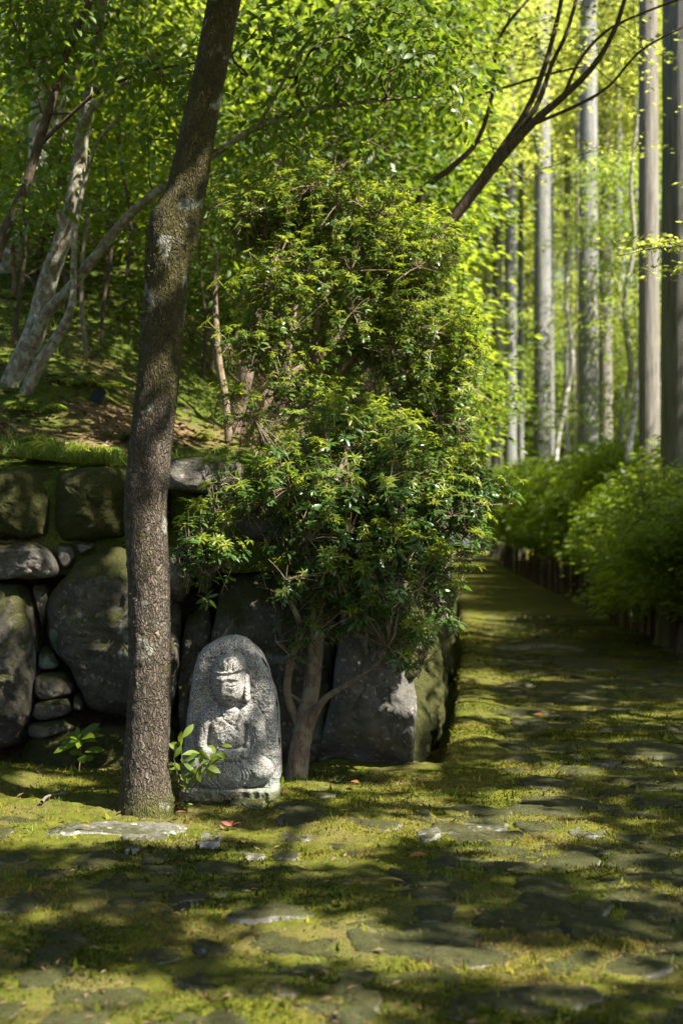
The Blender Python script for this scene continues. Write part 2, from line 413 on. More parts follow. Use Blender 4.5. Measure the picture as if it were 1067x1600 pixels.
def base_z(X, Y):
    X = np.asarray(X, float); Y = np.asarray(Y, float)
    z = rise(np.minimum(Y, 75)) + 0.0
    p = np.stack([X, Y], -1)
    fd_ = 1 - .75 * sstep(8, 12, Y)
    z = z + fd_ * (0.055 * (fbm(p * 1.7, 3, 3) - 0.5) + 0.035 * (fbm(p * 5.0, 3, 8) - 0.5))
    # raised mossy berm at the wall foot, left
    z = z + 0.05 * np.exp(-((Y - 7.05) / 0.28) ** 2) * sstep(-0.6, -1.0, X)
    # rounded mossy shoulder along the left edge of the path, and the gutter
    d = X - xl(Y)
    on = sstep(7.7, 8.05, Y)
    z = z + on * 0.035 * np.exp(-((d - 0.18) / 0.2) ** 2)
    z = z - sstep(7.75, 9.2, Y) * 0.24 * sstep(0.06, -0.05, d) * sstep(-0.32, -0.2, d) - .07 * sstep(7.6, 7.9, Y) * np.exp(-((d + .06) / .06) ** 2)
    # drop beyond the right edge
    z = z - 0.10 * sstep(0.0, 0.25, X - xr(Y)) * sstep(4, 9, Y)
    return z

def hill_z(X, Y):
    X = np.asarray(X, float); Y = np.asarray(Y, float)
    d = xl(Y) - 0.3 - X
    s = 0.06 + 0.32 * sstep(0.2, 2.8, d)
    dy = np.maximum(Y - 8.0, 0)
    z = 1.60 + s * dy * (1 - 0.25 * sstep(10, 45, dy)) + 0.10 * np.clip(-X - 1, 0, 12)
    z = z + 0.18 * (fbm(np.stack([X, Y], -1) * 0.9, 3, 21) - 0.5) * sstep(0, 1, dy) + 0.06 * (fbm(np.stack([X, Y], -1) * 4, 3, 22) - 0.5)
    return z

def grid_coords():
    ys = [-30, -15, -6, -2, 0, 1.5, 2.4]
    y = 2.7
    while y < 9.0: ys.append(y); y += 0.026 + 0.004 * max(0, y - 6.5)
    st = 0.04
    while y < 95: ys.append(y); st *= 1.045; y += st
    ys += [110, 140, 200, 350, 600]
    xs = [-400, -200, -100, -50, -25, -12, -6, -4, -3.2]
    x = -2.6
    while x < 3.4: xs.append(x); x += 0.027
    st = 0.03
    while x < 12: xs.append(x); st *= 1.12; x += st
    xs += [14, 18, 25, 50, 100, 200, 400]
    return np.array(xs), np.array(ys)

GX, GY = grid_coords()
XX, YY = np.meshgrid(GX, GY)
# ---- flagstones (positions first, because the moss height and moss tufts need them)
STONES = []   # (cx, cy, rx, ry, rot, top offset, kind)
def fs(x0, x1, y0, y1, off, kind, rot=0.0):
    a = gpx((x0 + x1) / 2, (y0 + y1) / 2); ya = gpx(0, y1)[1]; yb = gpx(0, y0)[1]
    STONES.append((a[0], a[1], (x1 - x0) / 2 / FPX * a[1], max(0.03, (yb - ya) / 2), rot, off, kind))
for r in [
    (40, 322, 1284, 1300, .012, 'flagpale', 0), (196, 268, 1298, 1318, .012, 'flagpale', 0.3), (415, 537, 1270, 1294, .035, 'flag', .1),
    (309, 347, 1303, 1320, .014, 'flagpale', 0), (225, 262, 1324, 1346, .012, 'flag', 0), (197, 222, 1322, 1328, .008, 'flagpale', 0),
    (447, 503, 1304, 1314, .008, 'flagpale', 0), (362, 400, 1320, 1332, .012, 'flagpale', 0), (385, 412, 1331, 1342, .012, 'flagpale', 0),
    (420, 470, 1332, 1346, .01, 'flag', 0), (640, 692, 1300, 1316, .012, 'flagpale', 0), (632, 680, 1268, 1284, .02, 'flag', 0),
    (695, 790, 1260, 1284, .016, 'flag', .1), (725, 782, 1294, 1304, .012, 'flagpale', 0), (786, 932, 1257, 1278, .016, 'flag', 0),
    (795, 880, 1286, 1300, .012, 'flag', 0), (744, 940, 1322, 1358, .022, 'flag', .05), (756, 828, 1352, 1374, .028, 'flagmoss', 0),
    (792, 885, 1376, 1402, .03, 'flagmoss', .1), (880, 952, 1296, 1314, .012, 'flagpale', 0), (922, 975, 1318, 1334, .02, 'flag', 0),
    (36, 112, 1360, 1380, .03, 'flagmoss', 0), (78, 292, 1366, 1400, .035, 'flagmoss', .05), (268, 322, 1398, 1412, .014, 'flag', 0),
    (328, 356, 1398, 1408, .012, 'flagpale', 0), (345, 412, 1378, 1394, .016, 'flag', 0), (206, 286, 1474, 1500, .014, 'flag', -.5),
    (276, 342, 1504, 1552, .014, 'flag', .4), (0, 66, 1402, 1432, .012, 'flag', -.2), (0, 40, 1328, 1346, .016, 'flag', 0),
    (640, 792, 1478, 1508, .012, 'flag', .05), (826, 1024, 1492, 1524, .012, 'flag', 0), (478, 604, 1538, 1596, .018, 'flag', .1),
    (308, 358, 1464, 1486, .02, 'flagmoss', 0), (680, 752, 1560, 1596, .016, 'flag', 0), (640, 712, 1410, 1436, .014, 'flag', 0),
    (800, 900, 1216, 1232, .012, 'flag', 0), (885, 1060, 1184, 1204, .015, 'flagpale', 0), (960, 1067, 1160, 1184, .02, 'flag', 0),
    (985, 1067, 1240, 1262, .02, 'flag', 0), (950, 1020, 1300, 1318, .025, 'flagmoss', 0), (940, 1060, 1395, 1425, .03, 'flagmoss', 0),
    (880, 1050, 1440, 1470, .03, 'flagmoss', 0), (600, 740, 1365, 1392, .02, 'flagmoss', 0), (20, 100, 1515, 1545, .012, 'flagmoss', 0),
    (560, 640, 1388, 1402, .006, 'flag', 0), (830, 900, 1168, 1180, .01, 'flag', 0), (790, 850, 1120, 1136, .012, 'flag', 0),
    (850, 960, 1030, 1044, .012, 'flag', 0), (770, 900, 1010, 1018, .012, 'flagpale', 0), (845, 960, 1085, 1100, .015, 'flagmoss', 0), (480, 520, 1243, 1252, .012, 'flag', 0),
]: fs(*r)
NEXPL = len(STONES)
_r = random.Random(5)
cand = 0
while cand < 6000 and len(STONES) < NEXPL + 244:
    cand += 1
    Y = 3.0 + 21 * _r.random() ** 1.5
    X = _r.uniform(-0.30, 0.30) * Y + _r.uniform(-.2, .2)
    right = X > 0.035 * Y + 0.05
    if Y > 6.3 and X < float(xl(Y)) + 0.35: continue
    if not right and _r.random() < 0.62: continue
    if X > float(xr(Y)) + 0.05: continue
    r1 = _r.uniform(0.10, 0.30) if right else _r.uniform(0.07, 0.2); r2 = r1 * _r.uniform(0.5, 0.9)
    if any(math.hypot(X - s[0], (Y - s[1])) < (.66 if right else .85) * (max(s[2], s[3]) * 0.8 + r1) for s in STONES): continue
    STONES.append((X, Y, r1, r2, _r.uniform(-1, 1), _r.uniform(-0.014, 0.006), _r.choice(['flagmoss', 'flag', 'flagmoss', 'flag']) if Y < 12 else 'flagmoss'))

def stone_d(X, Y):
    """smallest normalised elliptical distance to an exposed stone"""
    d = np.full(X.shape, 9.0)
    for (cx, cy_, rx, ry, rot, off, kind) in STONES:
        c, s = math.cos(rot), math.sin(rot); m = np.abs(X - cx) + np.abs(Y - cy_) < 2.6 * max(rx, ry)
        dx, dy = X[m] - cx, Y[m] - cy_
        d[m] = np.minimum(d[m], np.sqrt(((dx * c + dy * s) / rx) ** 2 + ((dy * c - dx * s) / ry) ** 2) + (0.25 if off < 0 else 0))
    return d

fineP = np.stack([XX, YY], -1)
near = (YY > 2.6) & (YY < 25) & (XX > -2.7) & (XX < 4)
SD = np.full(XX.shape, 9.0); SD[near] = stone_d(XX[near], YY[near])
ZZ = base_z(XX, YY)
ZZ = ZZ + np.where(near, 0.016 * (fbm(fineP * 22, 3, 31) - 0.5) + 0.012 * (fbm(fineP * 60, 2, 35) - 0.5), 0)
ZZ = ZZ - np.where(SD < 1.15, 0.006 * sstep(1.1, 0.7, SD), 0)
ny, nx = XX.shape
VG = np.stack([XX, YY, ZZ], -1).reshape(-1, 3)
I, J = np.meshgrid(np.arange(nx - 1), np.arange(ny - 1)); b0 = (J * nx + I).ravel()
FG = np.stack([b0, b0 + 1, b0 + nx + 1, b0 + nx], -1)
fcx, fcy = VG[FG].mean(1)[:, 0], VG[FG].mean(1)[:, 1]
onpath = (fcx > xl(fcy) + 0.02) & (fcx < xr(fcy)) & (fcy > 2.6) & (fcy < 100)
for nm, sel in (('ground', ~onpath), ('path', onpath)):
    F = FG[sel]; u, inv = np.unique(F, return_inverse=True)
    o = link(nm, make_mesh(nm, VG[u], [(inv.reshape(F.shape), 0)], [M['moss']]), kind='structure')
    if nm == 'path': PATH = o
    else: GROUND = o

def gz(x, y): return float(base_z(np.array([x]), np.array([y]))[0])

# hillside above the wall
us = np.concatenate([np.linspace(0, 4, 60), np.geomspace(4.15, 45, 30)]); vs = np.concatenate([[7.60, 7.61], np.linspace(7.62, 14, 80), np.geomspace(14.2, 85, 45)])
UU, VV = np.meshgrid(us, vs); HX = xl(VV) - 0.3 - UU; HZ = hill_z(HX, VV)
HZ = HZ - 0.10 * sstep(0.25, 0, UU) - 0.08 * sstep(7.9, 7.62, VV) - 0.16 * np.clip(-HX - 1, 0, 12) * .62 * sstep(8.6, 7.62, VV) - np.where(VV < 7.615, .5, 0)
Vh = np.stack([HX, VV, HZ], -1).reshape(-1, 3); n2 = len(us)
I, J = np.meshgrid(np.arange(n2 - 1), np.arange(len(vs) - 1)); b0 = (J * n2 + I).ravel()
link('hillside', make_mesh('hillside', Vh, [(np.stack([b0, b0 + n2, b0 + n2 + 1, b0 + 1], -1), 0)], [M['soil']]), kind='structure')
def hz(x, y): return float(hill_z(np.array([x]), np.array([y]))[0])

# ------------------------------------------------------------------ flagstones
def flag_mesh(rx, ry, rot, seed, thick=0.1):
    n = 30; a = np.arange(n) / n * 2 * math.pi
    rr = 1 + 0.75 * (fbm(np.stack([np.cos(a) * 1.1, np.sin(a) * 1.1, np.full(n, seed * 3.7)], -1), 3, 40) - 0.5) * 2
    sq = 1 / np.maximum(np.abs(np.cos(a)), np.abs(np.sin(a))) ** 0.45
    x = np.cos(a) * rr * sq * rx * 0.95; y = np.sin(a) * rr * sq * ry * 0.95
    V = []
    for f, z in ((1.06, -thick), (1.03, -0.02), (0.99, -0.006), (0.93, 0.0), (0.7, 0.002), (0.4, 0.003), (0.15, 0.003)):
        V.append(np.stack([x * f, y * f, np.full(n, z)], -1))
    V = np.concatenate(V)
    q = V.copy(); q[:, 2] = seed
    V[:, 2] += np.where(V[:, 2] > -0.05, 0.05 * (fbm(q * 6 + 5, 3, 50) - 0.5) + 0.02 * (fbm(q * 25, 2, 51) - 0.5), 0)
    V[:, :2] += 0.012 * (np.stack([fbm(V * 18, 2, 52), fbm(V * 18 + 9, 2, 53)], -1) - 0.5)
    c, s = math.cos(rot), math.sin(rot); V[:, :2] = V[:, :2] @ np.array([[c, s], [-s, c]])
    m = 7; i = np.arange(m - 1)[:, None] * n; j = np.arange(n)[None]; j2 = (j + 1) % n
    F = np.stack([i + j, i + j2, i + n + j2, i + n + j], -1).reshape(-1, 4)
    top = np.arange((m - 1) * n, m * n)[None]
    return V, F, top

for k, (cx_, cy_, rx, ry, rot, off, kind) in enumerate(STONES):
    V, F, top = flag_mesh(rx, ry, rot, k)
    par = PATH if cx_ > float(xl(cy_)) + 0.02 else GROUND
    me = make_mesh('flagstone', V, [(F, 0), (top, 0)], [M[kind]])
    o = link('flagstone', me, par, loc=(cx_, cy_, gz(cx_, cy_) + min(off, .022) * .25 + 0.000 + .010 * min(1, max(0, (cy_ - 8) / 4))))
    o.rotation_euler = (random.uniform(-.03, .03), random.uniform(-.03, .03), 0)

# ------------------------------------------------------------------ moss tufts
def moss_tufts(n):
    Y = 1 / rng.uniform(1 / 10.5, 1 / 3.1, n); Y = np.where(rng.random(n) < 0.25, rng.uniform(5.2, 9, n), Y)
    X = rng.uniform(-0.262, 0.262, n) * Y
    ff = rng.random(n) < .2; Y = np.where(ff, 8.5 + 13 * rng.random(n) ** 1.4, Y); X = np.where(ff, xl(Y) + rng.random(n) * np.minimum(2.4, .262 * Y - xl(Y)), X)
    front = ~((Y > 7.35) & (X < xl(Y) + 0.02))
    X, Y = X[front], Y[front]
    d = stone_d(X, Y); p = 0.12 + .88 * sstep(0.7, 1.0, d + 0.7 * (fbm(np.stack([X, Y], -1) * 9, 2, 61) - 0.5))
    dens = 0.1 + 0.9 * sstep(0.38, 0.56, fbm(np.stack([X, Y], -1) * 2.6, 3, 62))
    k = rng.random(len(X)) < p * dens + 0.04
    X, Y, d = X[k], Y[k], d[k]
    Z = base_z(X, Y) + 0.016 * (fbm(np.stack([X, Y], -1) * 22, 3, 31) - 0.5) + 0.012 * (fbm(np.stack([X, Y], -1) * 60, 2, 35) - 0.5)
    m = len(X); P = np.stack([X, Y, Z], -1)
    D = np.stack([rng.normal(0, .55, m), rng.normal(0, .55, m), np.ones(m)], -1)
    L = rng.uniform(0.006, 0.014, m) * np.where(Y < 9, 0.7 + 0.08 * Y, .75 * (.7 + .08 * Y) + .05 * (Y - 9))
    tall = rng.random(m) < 0.012; L = np.where(tall, L * 2.6, L)
    T = np.array([(-0.28, 0, 0), (0.28, 0, 0), (0, 1, 0)], float)
    V, F = inst(T, np.array([(0, 1, 2)]), rots(D, rng.uniform(0, 6.28, m)), P - np.array([0, 0, 0.003]), L)
    r = np.clip(0.38 + 2.6 * (fbm(np.stack([X, Y], -1) * 2.4, 4, 63) - .5) + rng.normal(0, .2, m), 0, 1)
    me = make_mesh('moss_tufts', V, [(F, 0)], [M['fuzz3']], False, np.repeat(r, 3))
    link('moss_tufts', me, kind='stuff', label='short olive green moss covering the ground between the flat stones', category='moss')
moss_tufts(330000)

# grass growing between the stones and on the terrace
def grass(name, X, Y, Zf, lab, lo, hi, wd=0.05):
    m = len(X); P = np.stack([X, Y, Zf], -1)
    D = np.stack([rng.normal(0, .45, m), rng.normal(0, .45, m), np.ones(m)], -1); L = rng.uniform(lo, hi, m)
    T = np.array([(-wd, 0, 0), (wd, 0, 0), (wd * 0.7, .55, -.08), (-wd * 0.7, .55, -.08), (0, 1, -.3)], float)
    V, F = inst(T, np.array([(0, 1, 2), (0, 2, 3), (3, 2, 4)]), rots(D, rng.uniform(-3, 3, m)), P, L)
    me = make_mesh(name, V, [(F, 0)], [M['grass']], False, np.repeat(rng.random(m), 5))
    link(name, me, kind='stuff', label=lab, category='grass')
cl = rng.integers(0, 90, 2200); cY = rng.uniform(3.4, 8.2, 90); cX = rng.uniform(-0.24, 0.26, 90) * cY
gX = cX[cl] + rng.normal(0, .035, 2200); gY = cY[cl] + rng.normal(0, .05, 2200); ok = ~((gY > 7.3) & (gX < xl(gY)))
grass('joint_grass', gX[ok], gY[ok], base_z(gX[ok], gY[ok]), 'sparse thin grass blades sprouting between the mossy stones', 0.015, 0.045, 0.045)
gY = 7.62 + 6.5 * rng.random(26000) ** 1.7; gX = rng.uniform(-0.27, 0.05, 26000) * gY
dn = fbm(np.stack([gX, gY], -1) * 1.6, 3, 71); ok = dn > 0.52 - 0.05 * (gY < 8.4); gX, gY = gX[ok], gY[ok]
grass('terrace_grass', gX, gY, hill_z(gX, gY) - 0.02, 'bright green grass growing on the terrace above the stone wall', 0.03, 0.12, 0.03)
n_ = 8000; gY = 7.8 + 14 * rng.random(n_) ** 1.5; gX = rng.uniform(-0.3, 0.06, n_) * gY
P = np.stack([gX, gY, hill_z(gX, gY) + 0.012], -1)
V, F = inst(DIA[0], DIA[1], rots(rng.normal(0, 1, (n_, 3)) * [1, 1, .25], rng.normal(0, .5, n_)), P, rng.uniform(.03, .07, n_))
link('leaf_litter', make_mesh('leaf_litter', V, [(F, 0)], [M['litter']], False, np.repeat(rng.random(n_), 4)), kind='stuff', label='dry brown fallen leaves scattered over the hillside', category='leaf litter')

n_ = 3800; gY = 1 / rng.uniform(1 / 9.5, 1 / 3.2, n_); gX = rng.uniform(-0.26, 0.26, n_) * gY; ok = ~((gY > 7.3) & (gX < xl(gY))); gX, gY = gX[ok], gY[ok]
ok = rng.random(len(gX)) < .25 + .9 * np.exp(-((gX + 1.1) / .7) ** 2 - ((gY - 6.2) / .45) ** 2); gX, gY = gX[ok], gY[ok]; n_ = len(gX)
P = np.stack([gX, gY, base_z(gX, gY) + .012], -1)
V, F = inst(DIA[0] * [.45, 1, 1], DIA[1], rots(rng.normal(0, 1, (n_, 3)) * [1, 1, .15], rng.normal(0, .5, n_)), P, rng.uniform(.012, .04, n_))
link('ground_litter', make_mesh('ground_litter', V, [(F, 0)], [M['litter']], False, np.repeat(rng.random(n_), 4)), kind='stuff', label='tiny brown leaf scraps and needles strewn over the moss', category='leaf litter')

# ------------------------------------------------------------------ stone wall
WY = 7.45
WALL = thing('stone_wall', 'mossy dry stone retaining wall of large boulders behind the statue', 'wall', (-0.8, WY, 0))
def chaikin(P, k=2):
    P = np.asarray(P, float)
    for _ in range(k):
        Q = np.roll(P, -1, 0); P = np.stack([0.86 * P + 0.14 * Q, 0.14 * P + 0.86 * Q], 1).reshape(-1, 2)
    return P
def resample(P, n):
    Q = np.vstack([P, P[:1]]); s = np.r_[0, np.cumsum(np.linalg.norm(np.diff(Q, axis=0), axis=1))]
    t = np.linspace(0, s[-1], n, endpoint=False); return np.stack([np.interp(t, s, Q[:, 0]), np.interp(t, s, Q[:, 1])], -1)
def boulder(poly, bulge, setback, mat, seed, to_world, back=0.35, rough=1.0):
    """poly in (u,z) metres on the wall face; to_world(u, depth, z)"""
    P = chaikin(poly, 1); L = np.linalg.norm(P.max(0) - P.min(0)); n = 40 if L < 0.5 else 96; P = resample(P, n)
    c = P.mean(0); d = P - c; rings = []
    prof = [(1.0, back), (1.0, bulge * 0.9), (0.985, bulge * 0.62), (0.955, bulge * 0.4), (0.90, bulge * 0.22), (0.80, bulge * .1), (.74, .07 * bulge), (.68, bulge * .04), (.61, .02 * bulge), (0.54, .01 * bulge), (.47, 0), (0.4, 0), (.33, 0), (0.26, -.0), (.19, 0), (0.12, 0), (.05, 0)]
    for f, dep in prof: rings.append(np.column_stack([c[0] + d[:, 0] * f, np.full(n, dep), c[1] + d[:, 1] * f]))
    V = np.concatenate(rings); q = V + seed * 5.31
    amp = np.where(V[:, 1] < back - 0.01, 1.0, 0) * min(1, L / 0.5) * rough
    rs = random.Random(seed); Rm = L * .5
    for _ in range(8):
        th = rs.uniform(0, 6.28); sl_ = rs.uniform(.15, .8); r0 = rs.uniform(.1, .75) * Rm * .8
        V[:, 1] += np.where(amp > 0, .75 * np.maximum(0, sl_ * ((V[:, 0] - c[0]) * math.cos(th) + (V[:, 2] - c[1]) * math.sin(th) - r0)), 0)
    V[:, 1] = np.minimum(V[:, 1], back)
    big = fbm(q * 2.6, 3, 80) - 0.5; mid = np.abs(fbm(q * 6.5, 3, 83) - 0.5); fin = fbm(q * 24, 3, 86) - 0.5
    V[:, 1] += amp * (0.16 * big + 0.14 * mid + 0.045 * fin + .02 * (fbm(q * 60, 2, 88) - .5))
    V[:, 0] += amp * (0.05 * (fbm(q * 6, 3, 84) - 0.5)); V[:, 2] += amp * (0.05 * (fbm(q * 6, 3, 85) - 0.5))
    V[:, 1] += setback
    W = to_world(V[:, 0], V[:, 1], V[:, 2])
    m = len(prof); i = np.arange(m - 1)[:, None] * n; j = np.arange(n)[None]; j2 = (j + 1) % n
    F = np.stack([i + j, i + j2, i + n + j2, i + n + j], -1).reshape(-1, 4)[:, ::-1]
    b = Buf(); b.add(W, F); b.F.append((np.arange((m - 1) * n, m * n)[None][:, ::-1], 0))
    return part('stone', b, [M[mat]], WALL)
def front(u, d, z): return np.stack([u, WY + d + 0.05 * np.clip(z, 0, 2), z], -1)
def wpoly(pts): return [((x - CX) / FPX * WY, CAM_H + (HOR - y) / FPX * WY) for x, y in pts]
wall_list = [
    ([(-80, 738), (60, 728), (70, 785), (64, 840), (-80, 844)], .12, -.06, 'rockmoss'),
    ([(76, 735), (130, 726), (205, 733), (208, 838), (150, 844), (75, 840)], .12, -.08, 'rockmoss'),
    ([(211, 735), (258, 738), (262, 835), (213, 840)], .10, -.04, 'rockmoss'),
    ([(258, 724), (300, 710), (378, 716), (376, 760), (330, 773), (285, 767), (258, 760)], .08, -.16, 'rockpale'),
    ([(262, 778), (335, 780), (350, 840), (262, 843)], .06, .16, 'rock'),
    ([(-80, 849), (40, 846), (70, 857), (89, 888), (82, 903), (30, 907), (-80, 902)], .09, -.05, 'rockpale'),
    ([(82, 848), (107, 850), (112, 872), (98, 890), (88, 876)], .05, .01, 'rockpale'),
    ([(111, 847), (143, 844), (140, 856), (121, 866)], .04, .02, 'rockpale'),
    ([(-90, 913), (20, 910), (40, 930), (50, 985), (48, 1060), (42, 1130), (25, 1172), (-90, 1195)], .16, -.08, 'rock'),
    ([(40, 912), (66, 914), (62, 975), (54, 985), (48, 940)], .05, .06, 'rock'),
    ([(128, 868), (175, 853), (255, 856), (272, 950), (276, 1060), (262, 1128), (180, 1134), (130, 1120), (118, 1085), (104, 1048), (60, 1004), (57, 960), (66, 930)], .20, -.10, 'rock'),
    ([(54, 1012), (74, 1016), (84, 1048), (52, 1050)], .05, .05, 'rock'),
    ([(52, 1054), (95, 1053), (109, 1076), (106, 1089), (60, 1096), (50, 1086)], .05, .0, 'rock'),
    ([(52, 1099), (100, 1092), (110, 1116), (62, 1130), (46, 1122)], .05, -.01, 'rock'),
    ([(40, 1133), (95, 1128), (112, 1146), (60, 1158), (38, 1154)], .05, .0, 'rock'),
    ([(110, 1087), (120, 1092), (121, 1114), (111, 1112)], .03, .05, 'rock'),
    ([(25, 1164), (60, 1150), (190, 1140), (268, 1144), (272, 1225), (5, 1225)], .12, -.05, 'rockmoss'),
    ([(262, 848), (302, 848), (302, 895), (276, 945), (262, 942)], .06, -.02, 'rockpale'),
    ([(304, 850), (345, 850), (340, 890), (312, 935), (300, 905)], .06, .03, 'rock'),
    ([(282, 968), (318, 938), (328, 1000), (318, 1100), (300, 1200), (272, 1200), (276, 1070)], .10, .10, 'rock'),
    ([(333, 935), (352, 882), (430, 852), (524, 860), (532, 950), (522, 1080), (505, 1215), (320, 1215), (322, 1080)], .20, .0, 'rock'),
    ([(380, 770), (480, 752), (600, 758), (622, 850), (520, 853), (430, 845), (352, 848)], .12, .0, 'rock'),
    ([(382, 716), (480, 710), (612, 713), (618, 750), (480, 746), (384, 762)], .10, -.04, 'rockmoss'),
    ([(536, 950), (562, 862), (630, 858), (642, 960), (646, 1090), (650, 1230), (550, 1230), (478, 1230), (514, 1110)], .06, -.10, 'rockbrown'),
]
x0 = -90
for k, (pts, bu, sb, mt) in enumerate(wall_list): boulder(wpoly(pts), bu, sb, mt, k + 1, front)
_r = random.Random(9)
for row, (z0, z1) in enumerate(((-.1, .55), (.56, 1.08), (1.09, 1.62))):     # continues left, out of the frame edge
    u = -2.12
    while u > -4.6:
        wd = _r.uniform(.5, .8)
        boulder([(u, z0), (u, z1), (u - wd, z1 + _r.uniform(-.04, .04)), (u - wd, z0)], .12, _r.uniform(-.06, 0), 'rock' if row < 2 else 'rockmoss', 200 + row * 9 + int(-u * 7), front); u -= wd + .02
# the return along the path
def sidew(u, d, z):   # u = Y along the path
    return np.stack([xl(u) - 0.09 - d - 0.05 * np.clip(z, 0, 2), u, z + rise(u)], -1)
for row, (z0, z1) in enumerate(((-.25, .38), (.4, .95), (.97, 1.6))):
    u = 7.42 if row else 7.75
    while u < 24:
        wd = _r.uniform(.35, .85) * (1 + (u - 7) * .04)
        e = [_r.uniform(-.05, .05) for _ in range(4)]
        boulder([(u + e[0], z0), (u + wd + e[1], z0 + e[2] * .5), (u + wd + e[3], z1), (u + e[2], z1 + e[0] * .6)][::-1], .13, _r.uniform(-.05, .05), 'rockmoss' if (row == 0 or _r.random() < .6) else 'rockbrown', 300 + row * 60 + int(u * 5), sidew); u += wd + .02
b = Buf()   # dark earth and rubble core behind the stones
cv = []
for (x, y) in ((-5, WY + .34), (0.05, WY + .34)): cv += [(x, y, -.3), (x, y + .05, 1.52)]
for Y in np.linspace(8.0, 60, 30): cv += [(float(xl(Y)) - .46, Y, -.3 + float(rise(Y))), (float(xl(Y)) - .5, Y, 1.5 + float(rise(Y)))]
cv = np.array(cv); k = len(cv) // 2
b.add(cv, [(2 * i, 2 * i + 2, 2 * i + 3, 2 * i + 1) for i in range(k - 1)])
part('earth_core', b, [M['earth']], WALL, False)

# ------------------------------------------------------------------ statue
SX, SY = -0.497, 6.44
STAT = thing('stone_statue', 'small weathered grey granite buddha relief seated against an arched slab', 'statue', (SX, SY, 0.0))
U = 0.000649
def su(x): return (x - 540) * U
def sz(y): return (1312 - y) * U
def slab_outline():
    pts = [(178, 1340), (185, 1250), (192, 1100), (205, 900), (225, 700), (250, 560), (275, 390), (302, 295), (345, 238), (420, 190), (500, 160), (570, 150), (640, 168), (692, 214), (750, 282), (798, 370), (812, 450), (850, 545), (870, 700), (880, 900), (886, 1060), (872, 1180), (876, 1262), (850, 1340)]
    return [(su(a), sz(c)) for a, c in pts]
def inside_dist(px_, pz_, poly):
    """signed distance (positive inside) to polygon"""
    P = np.asarray(poly); n = len(P); d = np.full(px_.shape, 9.0); ins = np.zeros(px_.shape, bool)
    for i in range(n):
        a, b_ = P[i], P[(i + 1) % n]; e = b_ - a; wx, wz = px_ - a[0], pz_ - a[1]
        t = np.clip((wx * e[0] + wz * e[1]) / (e @ e), 0, 1); d = np.minimum(d, np.hypot(wx - t * e[0], wz - t * e[1]))
        c = ((a[1] <= pz_) & (b_[1] > pz_)) | ((b_[1] <= pz_) & (a[1] > pz_))
        with np.errstate(divide='ignore', invalid='ignore'):
            xi = a[0] + (pz_ - a[1]) / (b_[1] - a[1]) * e[0]
        ins ^= c & (px_ < xi)
    return np.where(ins, d, -d)
def cap(X, Z, x, y, rx, ry, depth, base, rot=0.0, p=2.0):
    """ellipsoid cap, crop-pixel units for position and size"""
    cx_, cz_ = su(x), sz(y); c, s = math.cos(rot), math.sin(rot); dx, dz = X - cx_, Z - cz_
    u = (dx * c + dz * s) / (rx * U); v = (-dx * s + dz * c) / (ry * U); q = 1 - (np.abs(u) ** p + np.abs(v) ** p)
    return np.where(q > 0, base + depth * np.sqrt(np.maximum(q, 0)), base + depth * np.maximum(q, -3) * 0.8)
def smax(a, b_, k=0.008):
    h = np.clip(0.5 + 0.5 * (a - b_) / k, 0, 1); return b_ * (1 - h) + a * h + k * h * (1 - h)
def capsule(X, Z, p, q, r0, r1, base, depth):
    a = np.array([su(p[0]), sz(p[1])]); b_ = np.array([su(q[0]), sz(q[1])]); e = b_ - a
    t = np.clip(((X - a[0]) * e[0] + (Z - a[1]) * e[1]) / (e @ e), 0, 1); d = np.hypot(X - a[0] - t * e[0], Z - a[1] - t * e[1])
    r = (r0 + (r1 - r0) * t) * U; q_ = 1 - (d / r) ** 2
    return np.where(q_ > 0, base + depth * np.sqrt(np.maximum(q_, 0)), base + depth * np.maximum(q_, -3) * .8)
def groove(X, Z, pts, wdt, dep):
    r = 0
    P = spline([(su(a), sz(c)) for a, c in pts], 24)
    d = np.min(np.hypot(X[..., None] - P[:, 0], Z[..., None] - P[:, 1]), -1)
    return dep * np.exp(-(d / (wdt * U)) ** 2)
def blob(X, Z, x, y, rx, ry, dep, rot=0.0):
    c, s = math.cos(rot), math.sin(rot); dx, dz = X - su(x), Z - sz(y)
    return dep * np.exp(-((dx * c + dz * s) / (rx * U)) ** 2 - ((-dx * s + dz * c) / (ry * U)) ** 2)
